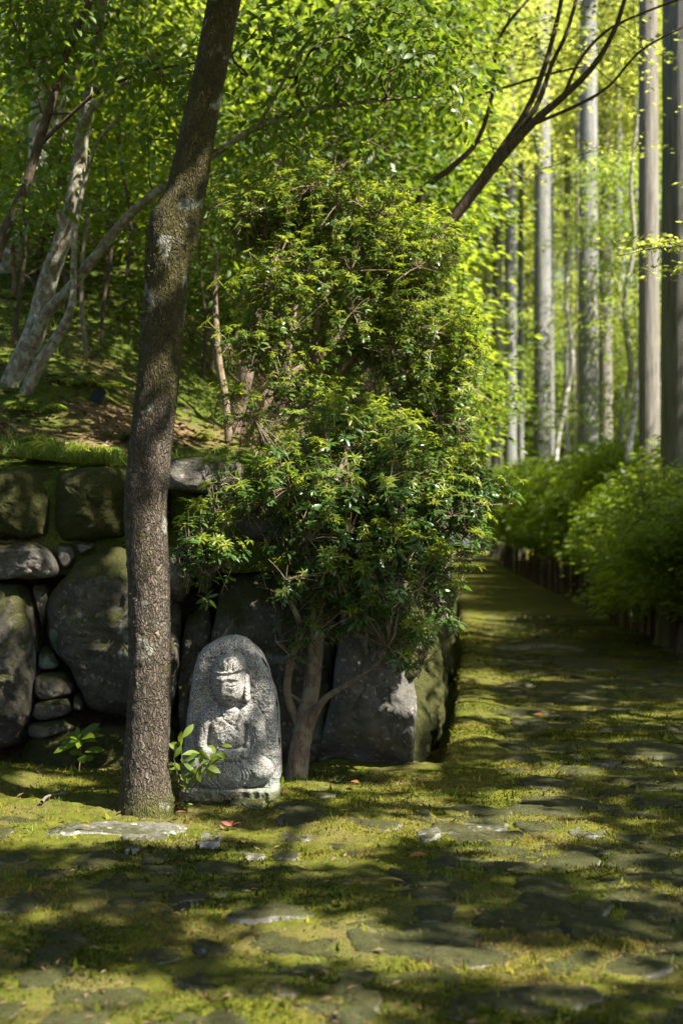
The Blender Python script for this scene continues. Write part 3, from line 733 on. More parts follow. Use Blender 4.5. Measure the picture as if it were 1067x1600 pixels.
def figure_depth(X, Z):
    B = 0.0
    F = cap(X, Z, 535, 850, 190, 270, .048, B, 0, 2.6)                 # torso
    F = smax(F, cap(X, Z, 545, 700, 200, 90, .044, B + .004, 0.05, 2.4), .012)   # shoulders
    for P_, Q_, r0, r1, dep in (((372, 715), (338, 900), 52, 48, .052), ((338, 890), (400, 985), 48, 45, .056), ((715, 725), (738, 880), 60, 56, .052), ((738, 870), (690, 985), 55, 48, .056)):
        F = smax(F, capsule(X, Z, P_, Q_, r0, r1, B, dep), .006)
    F = smax(F, cap(X, Z, 530, 1075, 305, 135, .068, B, 0, 2.5), .01)             # crossed legs
    F = smax(F, cap(X, Z, 330, 1060, 110, 80, .072, B, -.25), .012); F = smax(F, cap(X, Z, 735, 1075, 110, 85, .072, B, .2), .012)
    F = smax(F, cap(X, Z, 560, 975, 105, 52, .078, B, 0, 2.4), .006)              # folded hands
    F = smax(F, cap(X, Z, 640, 962, 34, 34, .088, B), .004); F = smax(F, cap(X, Z, 520, 955, 40, 30, .084, B), .004)
    F = smax(F, cap(X, Z, 535, 640, 75, 70, .058, B), .008)                        # neck
    H = cap(X, Z, 528, 450, 122, 176, .118, B, .06, 2.2)                           # head
    H = smax(H, cap(X, Z, 542, 350, 108, 98, .116, B, .05, 2.3), .006)             # crown
    H = smax(H, cap(X, Z, 515, 255, 48, 34, .060, B), .008)
    H = smax(H, capsule(X, Z, (648, 430), (652, 580), 26, 30, B, .055), .004)      # long ear
    H = smax(H, capsule(X, Z, (418, 440), (425, 530), 14, 14, B, .035), .004)
    F = smax(F, H, .004)
    # carved lines
    F = F - groove(X, Z, [(408, 400), (480, 408), (560, 402), (648, 380)], 9, .008)   # lower edge of the diadem
    F = F + groove(X, Z, [(420, 384), (490, 392), (560, 386), (640, 364)], 10, .005)
    F = F + capsule_line(X, Z, [(497, 430), (493, 490), (490, 545)], 17, .013) + blob(X, Z, 492, 540, 26, 24, .008)   # nose
    F = F + groove(X, Z, [(440, 440), (465, 432), (490, 440)], 8, .005) + groove(X, Z, [(502, 440), (545, 430), (600, 440)], 8, .005)
    for ex, wd in ((452, 20), (556, 34)):
        F = F - blob(X, Z, ex, 462, wd + 10, 22, .009) + blob(X, Z, ex, 472, wd, 14, .008) - groove(X, Z, [(ex - wd, 478), (ex, 486), (ex + wd, 478)], 5, .005)
    F = F - groove(X, Z, [(455, 584), (492, 588), (540, 580)], 7, .018) + blob(X, Z, 492, 573, 34, 8, .009) + blob(X, Z, 490, 600, 28, 9, .009)
    for k in range(5): F = F - groove(X, Z, [(455 + 38 * k, 300), (452 + 38 * k, 340), (450 + 38 * k, 380)], 5, .006)
    F = F + blob(X, Z, 488, 612, 32, 16, .006) - blob(X, Z, 520, 634, 100, 14, .030)
    F = F - groove(X, Z, [(606, 640), (592, 700), (565, 760)], 8, .010) + groove(X, Z, [(640, 640), (625, 700), (595, 770)], 14, .006) - groove(X, Z, [(470, 660), (500, 720), (560, 765)], 8, .004)
    F = F - groove(X, Z, [(402, 785), (392, 850), (385, 905)], 17, .026) - blob(X, Z, 415, 880, 34, 46, .020)      # recess inside the left arm
    F = F - groove(X, Z, [(650, 765), (645, 840), (632, 900)], 15, .026)
    F = F - groove(X, Z, [(478, 912), (550, 918), (632, 912)], 10, .020)
    F = F - groove(X, Z, [(345, 720), (362, 800), (350, 900)], 5, .006) - groove(X, Z, [(700, 800), (720, 860), (700, 940)], 6, .006)
    for k in range(4): F = F - groove(X, Z, [(500 + 34 * k, 985), (505 + 34 * k, 1005), (512 + 34 * k, 1022)], 5, .006)
    for k in range(4): F = F - groove(X, Z, [(600 + 26 * k, 1040 + 8 * k), (625 + 26 * k, 1110), (600 + 20 * k, 1175), (640, 1192)], 7, .008)
    for k in range(3): F = F - groove(X, Z, [(480 - 40 * k, 1060), (450 - 40 * k, 1120), (480 - 30 * k, 1180)], 7, .007)
    return F
def capsule_line(X, Z, pts, wdt, dep): return groove(X, Z, pts, wdt, dep)
def stat_grid(step):
    x = np.arange(su(165), su(900), step); z = np.arange(sz(1345), sz(140), step); return np.meshgrid(x, z)
X, Z = stat_grid(0.0022)
poly = slab_outline(); sd = inside_dist(X, Z, poly)
wob = 0.010 * (fbm(np.stack([X, Z], -1) * 14, 3, 90) - 0.5) * 2; sd = sd + wob
def rough_n(X, Z, s): 
    p = np.stack([X, Z], -1); return 0.015 * (fbm(p * 12, 3, s) - .5) + 0.011 * (fbm(p * 45, 3, s + 4) - .5) + 0.004 * (fbm(p * 190, 2, s + 8) - .5)
# slab: front surface rounded at the rim
q = np.clip(sd / 0.05, 0, 1); front_d = 0.075 * np.sqrt(np.maximum(0, 1 - (1 - q) ** 2.4)) - 0.075
front_d = front_d - .022 * np.exp(-((X - su(535)) / .11) ** 2 - ((Z - sz(470)) / .17) ** 2) + rough_n(X, Z, 91) * 1.3 - 0.012 * sstep(-.1, .22, X)
def grid_faces(mask):
    h, w_ = mask.shape; k = np.arange(h * w_).reshape(h, w_); f = mask[:-1, :-1] & mask[1:, :-1] & mask[:-1, 1:] & mask[1:, 1:]
    F = np.stack([k[:-1, :-1], k[:-1, 1:], k[1:, 1:], k[1:, :-1]], -1)[f]; return F
b = Buf(); msk = sd > 0
yv = -front_d - 0.05
Vf = np.stack([X, yv, Z], -1).reshape(-1, 3); F = grid_faces(msk); u_, inv = np.unique(F, return_inverse=True)
b.add(Vf[u_], inv.reshape(F.shape))
# side and back from the rim: ring extrude
oc = resample(chaikin(poly, 2), 160); oc = oc - 0.0
rr = []
for dep, sc_ in ((0.018, 0.985), (0.05, 1.0), (0.10, 1.0), (0.15, 0.97), (0.165, 0.9), (0.17, 0.5), (0.17, 0.02)):
    c = oc.mean(0); rr.append(np.column_stack([c[0] + (oc[:, 0] - c[0]) * sc_, np.full(160, dep - 0.012), c[1] + (oc[:, 1] - c[1]) * sc_]))
V = np.concatenate(rr); V += 0.014 * (np.stack([fbm(V * 14, 3, 101), fbm(V * 14, 3, 102), fbm(V * 14, 3, 103)], -1) - .5)
i = np.arange(6)[:, None] * 160; j = np.arange(160)[None]; j2 = (j + 1) % 160
b.add(V, np.stack([i + j, i + j2, i + 160 + j2, i + 160 + j], -1).reshape(-1, 4))
link('slab', b.mesh('slab', [M['granite']]), STAT)
fd = figure_depth(X, Z); floor_z = sz(1205)
msk = (fd > 0.0) & (sd > 0.012) & (Z > floor_z - .01)
fy = -(fd + rough_n(X, Z, 95) * 0.9) - 0.042
b = Buf(); Vf = np.stack([X, fy, Z], -1).reshape(-1, 3); F = grid_faces(msk); u_, inv = np.unique(F, return_inverse=True); b.add(Vf[u_], inv.reshape(F.shape))
link('seated_figure', b.mesh('seated_figure', [M['granite']]), STAT)
pd = np.clip((Z - sz(1345)) / .01, 0, 1) * 0.07 * np.clip(1 - np.maximum(0, (Z - sz(1215)) / .02), 0, 1) ** .5 * np.sqrt(np.clip(sd / .04, 0, 1))
msk = (Z < sz(1195)) & (sd > 0.004)
pd = pd * (.75 + .5 * fbm(np.stack([X * 9, Z * 4], -1), 3, 170)) + .03 * (fbm(np.stack([X, Z], -1) * 22, 3, 171) - .5)
b = Buf(); Vf = np.stack([X, -(pd + rough_n(X, Z, 97)) - 0.03, Z], -1).reshape(-1, 3); F = grid_faces(msk); u_, inv = np.unique(F, return_inverse=True); b.add(Vf[u_], inv.reshape(F.shape))
link('pedestal', b.mesh('pedestal', [M['granite']]), STAT)

# ------------------------------------------------------------------ canopy gaps cut to put sun patches where wanted
SHX, SHY = SUN[0] / SUN[2], SUN[1] / SUN[2]
def G3(p): return np.array([p[0] - p[2] * SHX, p[1] - p[2] * SHY])
GAPS = []   # (gx, gy, rx, ry, strength)
def gap_ground(x, y, rx, ry, s=1.0):
    c = gpx(x, y); GAPS.append((c[0], c[1], rx / FPX * c[1], ry / (y - HOR) * c[1], s))
def gap3(x, y, Y, r, s=1.0, ry=None):
    c = G3(px(x, y, Y)); GAPS.append((c[0], c[1], r, ry or r, s))
for g in [(90, 1283, 150, 26), (20, 1262, 110, 16), (260, 1300, 90, 14), (520, 1312, 110, 14), (585, 1290, 60, 8), (420, 1330, 60, 8), (740, 1282, 90, 9), (830, 1265, 60, 6), (890, 1306, 60, 7), (690, 1306, 50, 9), (520, 1335, 50, 12),
          (790, 1335, 60, 9), (480, 1465, 85, 32), (110, 1570, 230, 40), (360, 1590, 120, 22), (720, 1495, 100, 14), (930, 1507, 120, 12), (570, 1492, 60, 8),
          (640, 1505, 60, 8), (350, 1448, 30, 9), (880, 1205, 60, 5), (800, 1240, 50, 4), (730, 1150, 50, 12), (735, 1110, 55, 12), (740, 1060, 60, 10), (725, 1000, 50, 6), (860, 1012, 70, 4), (770, 960, 60, 4), (900, 1060, 50, 4), (900, 1345, 40, 5), (540, 1590, 50, 14), (560, 1228, 30, 5), (470, 1225, 30, 5), (60, 1228, 50, 5), (650, 1245, 40, 4)]:
    gap_ground(*g)
for g in [(126, 1152, 7.2, .10), (280, 1165, 6.14, .05), (335, 1175, 6.12, .05), (378, 1100, 6.33, .06), (352, 1122, 6.33, .03), (395, 1085, 6.33, .03), (318, 1125, 6.33, .015), (425, 1170, 6.36, .03), (412, 1228, 6.35, .04), (372, 1030, 6.3, .008),
          (235, 950, 6.1, .16, .8), (250, 880, 6.1, .12, .8), (235, 1150, 6.1, .13, .9), (240, 1240, 6.1, .10, .9), (262, 350, 6.1, .13, .8), (250, 650, 6.1, .14, .8), (225, 740, 6.1, .08, .7), (345, 60, 6.1, .12, .6),
          (415, 500, 7.9, .22, .9), (400, 450, 7.9, .16, .9), (430, 740, 6.9, .26, .95), (350, 745, 6.9, .15, .9), (330, 830, 6.9, .14, .7), (470, 850, 6.9, .16, .8), (450, 910, 6.85, .12, .9), (560, 480, 7.9, .22, .7), (600, 330, 8.1, .35, .9), (480, 320, 8.1, .3, .8), (640, 450, 8, .3, .8),
          (620, 700, 7.4, .2, .7), (700, 740, 7.3, .25, .8), (740, 770, 7.3, .2, .8), (620, 1080, 7.3, .12, .9), (615, 1020, 7.3, .1, .9), (290, 735, 7.3, .1, .9), (75, 880, 7.35, .06, .8), (290, 920, 7.35, .07, .8), (650, 1000, 7.6, .1, .8), (600, 620, 7.9, .22, .6)]:
    gap3(*g)
def openness(gx, gy):
    p = np.stack([gx, gy], -1); w1 = (fbm(p * 5, 2, 110) - .5) * 0.9; o = np.zeros(gx.shape)
    for (cx_, cy_, rx, ry, s) in GAPS:
        d = np.sqrt(((gx - cx_) / (rx + .05)) ** 2 + ((gy - cy_) / (ry + .07)) ** 2) + w1 * .6
        o = np.maximum(o, s * sstep(1.25, 1.0, d))
    fl = fbm(p * 3.2, 2, 113); o = np.maximum(o, 0.75 * sstep(0.585, 0.67, fl))
    return o

# ------------------------------------------------------------------ tree builders
def skeleton(start, nodes, bias=0.25):
    """start: polyline already in the tree (n,3). returns pts, parent idx, order"""
    P = [np.asarray(p, float) for p in start]; par = [-1] + list(range(len(start) - 1))
    plen = [0.0]
    for i in range(1, len(P)): plen.append(plen[-1] + np.linalg.norm(P[i] - P[i - 1]))
    rest = np.asarray(nodes, float); A = np.array(P); PL = np.array(plen)
    best = np.full(len(rest), 1e9); bi = np.zeros(len(rest), int)
    for i in range(len(A)):
        c = np.linalg.norm(rest - A[i], axis=1) + bias * PL[i]; m = c < best; best[m] = c[m]; bi[m] = i
    alive = np.ones(len(rest), bool)
    for _ in range(len(rest)):
        k = int(np.argmin(np.where(alive, best, 1e9))); alive[k] = False
        p = rest[k]; j = bi[k]; P.append(p); par.append(int(j)); L = PL[j] + np.linalg.norm(p - P[j]); PL = np.append(PL, L)
        c = np.linalg.norm(rest - p, axis=1) + bias * L; m = alive & (c < best); best[m] = c[m]; bi[m] = len(P) - 1
    return np.array(P), par

def limbs(buf, P, par, nstart, tip=0.004, expo=0.42, rmax=0.08, sides=5):
    n = len(P); cnt = np.ones(n)
    for i in range(n - 1, 0, -1):
        if par[i] >= 0: cnt[par[i]] += cnt[i]
    R = np.minimum(tip * cnt ** expo, rmax)
    for i in range(nstart, n):
        a, c = P[par[i]], P[i]; L = np.linalg.norm(c - a)
        if L < 1e-4: continue
        g = par[par[i]]; d0 = (a - P[g]) if g >= 0 else (c - a); d0 = d0 / (np.linalg.norm(d0) + 1e-9)
        mid1 = a + d0 * L * 0.25 + (c - a) * 0.12; mid = a * .45 + c * .55 + d0 * L * .08 + np.random.default_rng(i).normal(0, .04 * L, 3)
        r0 = min(R[par[i]], R[i] * 1.35); pts = np.array([a, mid1, mid, c])
        V, F = tube(pts, [r0, (r0 + R[i]) / 2, R[i], R[i] * .9], sides); buf.add(V, F)

def in_blobs(blobs, n, rg, shell=0.5, stray=0.0):
    vol = np.array([b_[1][0] * b_[1][1] * b_[1][2] * (b_[2] if len(b_) > 2 else 1) for b_ in blobs]) ** 0.75; k = rg.choice(len(blobs), n, p=vol / vol.sum())
    d = unit(rg.normal(0, 1, (n, 3))); r = rg.random(n) ** (shell)
    r = np.where(rg.random(n) < stray, 1 + .4 * rg.random(n), r)
    C = np.array([b_[0] for b_ in blobs]); S = np.array([b_[1] for b_ in blobs])
    return C[k] + d * r[:, None] * S[k], k, d

def foliage(pos, rg, per, spread, size, tpl, flat=0.5, droop=0.2, keep=None, away=None, size_j=0.35):
    """leaves scattered round clump points; returns V,F,rnd"""
    n = len(pos); T = np.repeat(pos, per, 0); off = rg.normal(0, 1, (n * per, 3)) * spread; T = T + off
    if keep is not None:
        k = keep(T); T = T[k]; off = off[k]
    m = len(T)
    D = unit(off * [1, 1, .4] + rg.normal(0, .35, (m, 3)) * np.mean(spread)); D[:, 2] -= droop
    nrm = rg.normal(0, 1 - flat, (m, 3)); nrm[:, 2] += 1
    S = size * (1 + rg.uniform(-size_j, size_j, m))
    V, F = inst(tpl[0], tpl[1], rots(unit(D), rg.normal(0, .5, m), unit(nrm)), T, S)
    cr = np.repeat(rg.random(n), per)
    if keep is not None: cr = cr[k]
    r = np.clip(.45 * cr + .55 * rg.random(m), 0, 1)
    return V, F, np.repeat(r, len(tpl[0]))

def trunk_buf(path, sides=14, n=40, amp=0.06, seed=0, freq=6.0):
    """path rows: x,y,z,r"""
    S = spline(path, n); V, F = tube(S[:, :3], S[:, 3], sides)
    c = np.repeat(S[:, :3], sides, 0); d = V - c; r = np.repeat(S[:, 3], sides)
    V = c + d * (1 + amp * 2 * (fbm(V * freq + seed, 3, 120) - .5))[:, None]
    b = Buf(); b.add(V, F); return b
def ptrunk(rows, Y=None):
    """rows of (px, py, width_px[, Y]) -> x,y,z,r"""
    out = []
    for r in rows:
        y = r[3] if len(r) > 3 else Y; p = px(r[0], r[1], y); out.append((*p, r[2] / 2 / FPX * y))
    return np.array(out)

# ------------------------------------------------------------------ the leaning tree beside the statue
TY = 6.2
rows = [(230, 1290, 88), (230, 1262, 82), (229, 1225, 76), (231, 1150, 72), (235, 1050, 68), (234, 960, 70), (233, 900, 70), (228, 800, 69), (235, 700, 70), (247, 600, 69), (255, 500, 70), (261, 440, 72), (264, 398, 77), (273, 352, 84), (291, 300, 64), (311, 200, 57), (331, 100, 51), (351, 0, 54), (372, -100, 54)]
TR = ptrunk(rows, TY)
ext = [(-.20, 6.1, 4.3, .075), (.25, 5.85, 5.1, .068), (.9, 5.4, 5.9, .06), (1.7, 4.8, 6.6, .05)]
TR = np.vstack([TR, ext])
MT = thing('leaning_tree', 'thick leaning tree trunk with fissured mossy bark standing left of the statue', 'tree', (TR[0, 0], TR[0, 1], 0))
S = spline(TR, 620); sides = 72
V, F = tube(S[:, :3], S[:, 3], sides)
c = np.repeat(S[:, :3], sides, 0); d = V - c; ang = np.tile(np.arange(sides) / sides * 2 * math.pi, len(S))
flare = 1 + 0.24 * np.exp(-np.maximum(V[:, 2] + .03, 0) / .10) * (1 + .55 * np.sin(ang * 3 + 1.0))
q = V * [1, 1, .32]
rid = np.abs(fbm(q * 42, 3, 130) - .5) * 2; lump = fbm(V * 3.6, 3, 133) - .5; fine = fbm(q * 110, 2, 136) - .5
V = c + d * (flare * (.97 + .13 * lump + .075 * (rid - .3) + .06 * fine))[:, None]
b = Buf(); b.add(V, F); part('trunk', b, [M['bark']], MT)
# moss tufts clinging to the bark
rg = np.random.default_rng(3); n_ = 5200; k = rg.integers(sides, len(V) - sides * 30, n_); zc = V[k, 2]
pr = np.clip(.12 + .75 * sstep(1.1, 2.3, zc), 0, 1) * sstep(.45, .6, fbm(V[k] * 4.5, 3, 140) + .10 * sstep(1.5, 2.2, zc)); k = k[rg.random(n_) < pr]
D = unit(d[k]) + rg.normal(0, .5, (len(k), 3)) - [0, 0, .3]
Vm, Fm = inst(np.array([(-.25, 0, 0), (.25, 0, 0), (0, 1, 0)], float), np.array([(0, 1, 2)]), rots(unit(D), rg.uniform(0, 6, len(k))), V[k], rg.uniform(.006, .016, len(k)))
b = Buf(); b.add(Vm, Fm, 0, np.repeat(rg.random(len(k)) * .5, 3)); part('bark_moss', b, [M['fuzz']], MT, False, kind='stuff')
# unseen crown above the frame, spread and culled to cast the wanted dapple
rg = np.random.default_rng(4)
nn = 1500; g = np.stack([rg.uniform(-7.5, 4.8, nn), rg.uniform(1.6, 16.5, nn)], -1); hh = rg.uniform(5.0, 8.2, nn)
hh = np.maximum(hh, 2.0 + .42 * (g[:, 1] + hh * SHY))
nodes = np.column_stack([g[:, 0] + hh * SHX, g[:, 1] + hh * SHY, hh])
def keep_leaf(T):
    gx = T[:, 0] - T[:, 2] * SHX; gy = T[:, 1] - T[:, 2] * SHY
    bo = (.25 + .72 * sstep(.36, .48, fbm(np.stack([gx, gy], -1) * 2.1, 3, 162))) * sstep(-1.85, -1.65, gx) * sstep(.6, .3, gx) * sstep(7.25, 7.45, gy)
    bo = np.maximum(bo, .92 * sstep(8.7, 9.0, gy) * sstep(11, 10.4, gy) * sstep(-3, -2.7, gx) * sstep(.8, .4, gx))
    far = bo * sstep(11, 10, gy) + sstep(8.2, 8.6, gy) * (.25 + .7 * sstep(.42, .54, fbm(np.stack([gx, gy], -1) * 1.7, 3, 160))) * sstep(1.6, .6, gx) * (1 - .8 * sstep(-2.6, -3.2, gx)) * (1 - .6 * sstep(-1.8, -2.1, gx) * sstep(9.6, 9.2, gy)) + .8 * sstep(8.0, 8.8, gy) * sstep(.9, 1.6, gx) * sstep(.5, .6, fbm(np.stack([gx, gy], -1) * 2.2, 2, 161))
    return rg.random(len(T)) > np.maximum(openness(gx, gy), far)
bl = Buf(); P_, par = skeleton(S[470::15, :3], nodes[::6], .12); limbs(bl, P_, par, len(S[470::15]), .005, .45, .06)
part('limb', bl, [M['darkbark']], MT)
V, F, r = foliage(nodes, rg, 105, np.array([.34, .34, .2]), .13, DIA, .55, .1, keep_leaf)
b = Buf(); b.add(V, F, 0, r); part('crown', b, [M['camellia']], MT, False, kind='stuff')

# ------------------------------------------------------------------ pieris shrubs
def sprig_mesh(kind, seed):
    """rosette of old leaves with (kind>0) a flush of pale young leaves above"""
    rg = np.random.default_rng(seed); b = Buf()
    LO = leaf_tpl(1, .30, .22, .25, 4, .55); LY = leaf_tpl(1, .25, .3, .55, 4, .5)
    V, F = tube(np.array([(0, 0, -.09), (.002, 0, -.03), (0, .002, .0), (0, 0, .05)]), [.0028, .0025, .002, .0016], 4); b.add(V, F, 2)
    n = rg.integers(8, 12)
    for i in range(n):
        a = i * 2.4 + rg.normal(0, .2); el = rg.uniform(-.25, .45); D = np.array([[math.cos(a) * math.cos(el), math.sin(a) * math.cos(el), math.sin(el)]])
        V, F = inst(LO[0], LO[1], rots(D, rg.normal(0, .3, 1)), np.array([[0, 0, rg.uniform(-.03, .012)]]), [rg.uniform(.048, .074)]); b.add(V, F, 0, rg.random())
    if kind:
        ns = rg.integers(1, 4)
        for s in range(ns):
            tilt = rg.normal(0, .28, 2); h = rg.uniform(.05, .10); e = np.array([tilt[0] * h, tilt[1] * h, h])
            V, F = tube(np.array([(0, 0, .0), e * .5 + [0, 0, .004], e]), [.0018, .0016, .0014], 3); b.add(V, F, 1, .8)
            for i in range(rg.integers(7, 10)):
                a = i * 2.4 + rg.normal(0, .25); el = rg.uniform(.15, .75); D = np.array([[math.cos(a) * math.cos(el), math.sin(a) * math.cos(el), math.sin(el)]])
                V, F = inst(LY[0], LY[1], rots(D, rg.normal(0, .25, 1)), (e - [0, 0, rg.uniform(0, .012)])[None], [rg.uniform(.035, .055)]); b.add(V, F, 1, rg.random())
    return b
SPRIG_M = [M['old'], M['young'], M['shrubbark']]
SPB = [sprig_mesh(0 if k < 3 else 1, 50 + k) for k in range(9)]
SPM = [s.mesh('leaf_sprig', SPRIG_M) for s in SPB]
SPF = [(np.concatenate(s.V), s.F, np.concatenate(s.R)) for s in SPB]

REAR_M = [leaf_mat('lit_rear_old_leaf', (0.035, 0.075, 0.014), (0.09, 0.14, 0.028), (0.24, 0.38, 0.03), 0.35, 0.32, 0.45), leaf_mat('lit_rear_young_leaf', (0.10, 0.15, 0.016), (0.23, 0.26, 0.03), (0.50, 0.58, 0.04), 0.48, 0.42, 0.3), M['shrubbark']]  # copies of the shrub leaf colours, lightened to stand in for sunlight
SPM2 = [q_.mesh('leaf_sprig', REAR_M) for q_ in SPB]
def shrub(root, blobs, nspr, stems, nparts, seed, nskel=110, young=.75, slo=.62, shi=1.05, rear=False):
    rg = np.random.default_rng(seed)
    for k, st in enumerate(stems):
        part('stem', trunk_buf(st, 12, 50, .10, seed + k, 16), [M['shrubbark']], root)
    pos, kb, dr = in_blobs(blobs, nspr, rg, .42, .14)
    nodes, _, _ = in_blobs(blobs, nskel, rg, .7)
    main = np.vstack([spline(st, 24)[6:, :3] for st in stems]); 
    b = Buf(); P_, par = skeleton(main[: 18], np.vstack([main[18:], nodes]), .3)
    limbs(b, P_, par, 18, .0028, .42, .022)
    # twigs to each sprig
    for p, dd in zip(pos, dr):
        j = np.argmin(np.linalg.norm(P_ - (p - [0, 0, .08]), axis=1)); q_ = P_[j]; L = np.linalg.norm(p - q_)
        if L > .6: continue
        V, F = tube(np.array([q_, q_ * .5 + p * .5 + [0, 0, -.12 * L], p - [0, 0, .06]]), [.0034, .0028, .0024], 3); b.add(V, F)
    part('twigs', b, [M['shrubbark']], root, kind='stuff')
    ax = unit(np.array([0, 0, 1.0]) + .55 * dr * [1, 1, .3] + rg.normal(0, .22, (nspr, 3))); Rm = rots(ax, rg.uniform(0, 6.28, nspr))
    Rm = Rm[:, :, [0, 2, 1]]; Rm[:, :, 0] *= 1; Rm[:, :, 1] *= -1       # local Z along the axis
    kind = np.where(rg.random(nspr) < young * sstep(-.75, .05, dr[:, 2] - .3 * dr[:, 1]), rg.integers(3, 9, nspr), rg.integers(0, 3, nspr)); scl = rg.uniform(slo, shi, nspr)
    order = np.argsort(pos[:, 1] - .25 * pos[:, 2] * 0 + rg.normal(0, .05, nspr)); near_ = set(order[:nparts].tolist())
    off = np.array(root.location[:]); B = Buf()
    from mathutils import Matrix
    for i in range(nspr):
        if i in near_:
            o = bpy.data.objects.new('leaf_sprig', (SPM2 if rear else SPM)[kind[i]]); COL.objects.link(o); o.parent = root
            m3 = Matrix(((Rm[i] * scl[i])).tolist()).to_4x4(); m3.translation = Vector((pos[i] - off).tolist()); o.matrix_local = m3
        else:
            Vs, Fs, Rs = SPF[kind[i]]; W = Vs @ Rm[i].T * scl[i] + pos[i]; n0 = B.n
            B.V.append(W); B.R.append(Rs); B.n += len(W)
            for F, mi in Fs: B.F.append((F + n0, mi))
    part('foliage', B, REAR_M if rear else SPRIG_M, root, kind='stuff')

def pb(x, y, rx, ry, Y, dy, wt=1.0):
    return (px(x, y, Y), (rx / FPX * Y, dy, ry / FPX * Y), wt)
ST1 = [ptrunk([(462, 1225, 38, 7.2), (470, 1165, 32, 7.2), (484, 1090, 28, 7.2), (494, 1010, 24, 7.15), (498, 930, 20, 7.1), (497, 860, 16, 7.1), (515, 780, 12, 7.1), (545, 700, 8, 7.2)]),
       ptrunk([(478, 1150, 16, 7.2), (492, 1115, 14, 7.15), (510, 1090, 11, 7.1), (545, 1068, 9, 7.05), (582, 1043, 5, 7.0)]),
       ptrunk([(470, 1140, 15, 7.22), (450, 1085, 13, 7.2), (455, 1030, 12, 7.1), (470, 985, 10, 7.0), (450, 930, 7, 6.95)]),
       ptrunk([(496, 1000, 14, 7.15), (540, 930, 13, 7.15), (600, 860, 11, 7.2), (660, 800, 8, 7.25), (700, 770, 6, 7.3)])]
F1 = thing('pieris_shrub', 'glossy evergreen shrub with pale young leaf tufts rooted beside the statue', 'shrub', (ST1[0][0, 0], ST1[0][0, 1], 0))
shrub(F1, [pb(318, 850, 52, 62, 6.85, .14), pb(400, 755, 75, 55, 6.9, .2), pb(500, 790, 95, 85, 7.0, .28), pb(625, 770, 110, 90, 7.15, .35), pb(590, 890, 95, 75, 7.0, .28), pb(680, 830, 75, 75, 7.15, .3), pb(725, 765, 60, 40, 7.25, .25),
           pb(448, 910, 36, 30, 6.85, .12, .6), pb(470, 990, 50, 28, 6.9, .1, .35), pb(640, 1000, 50, 55, 7.0, .16, .5), pb(560, 700, 110, 60, 7.35, .3), pb(685, 930, 40, 50, 7.1, .15, .8), pb(560, 960, 60, 40, 7.05, .2, .4), pb(520, 870, 70, 60, 6.95, .2)],
      1450, ST1, 300, 21, 150, .62)
ST2 = [ptrunk([(478, 720, 16, 8.25), (482, 650, 15, 8.25), (490, 560, 13, 8.2), (500, 470, 11, 8.2), (515, 380, 8, 8.2), (525, 320, 5, 8.2)]),
       ptrunk([(485, 640, 11, 8.25), (540, 570, 10, 8.25), (600, 520, 8, 8.3), (660, 480, 6, 8.3)]),
       ptrunk([(482, 700, 11, 8.25), (530, 650, 10, 8.2), (600, 610, 8, 8.2), (680, 590, 6, 8.2)]),
       ptrunk([(488, 580, 10, 8.2), (450, 520, 9, 8.1), (420, 470, 7, 8.0), (400, 440, 5, 8.0)]),
       ptrunk([(620, 740, 12, 8.3), (628, 660, 11, 8.3), (640, 560, 9, 8.3), (650, 480, 6, 8.3)])]
F2 = thing('pieris_shrub', 'tall evergreen shrub with airy yellow green top growing on the terrace behind the wall', 'shrub', (ST2[0][0, 0], ST2[0][0, 1], hz(ST2[0][0, 0], 8.25)))
shrub(F2, [pb(520, 325, 110, 62, 8.25, .4), pb(432, 340, 60, 55, 8.3, .3), pb(420, 440, 48, 38, 8.0, .2, .7), pb(555, 430, 125, 90, 8.25, .45), pb(650, 520, 95, 95, 8.3, .4), pb(405, 545, 58, 45, 7.95, .2, .8), pb(560, 540, 90, 60, 8.3, .4, .5), pb(690, 640, 70, 85, 8.3, .35), pb(600, 660, 100, 55, 8.3, .4, .6), pb(650, 400, 75, 70, 8.35, .35), pb(600, 720, 110, 40, 8.2, .4, .8), pb(500, 640, 70, 40, 8.1, .2, .35), pb(720, 560, 35, 70, 8.3, .25), pb(440, 490, 75, 70, 8.05, .25, .9), pb(455, 610, 55, 55, 8.0, .2, .6), pb(385, 350, 60, 50, 8.3, .3, .8), pb(460, 690, 70, 30, 7.9, .2, .7), pb(370, 640, 35, 40, 7.9, .15, .5)],
      3000, ST2, 280, 22, 200, .9, .48, .88, True)

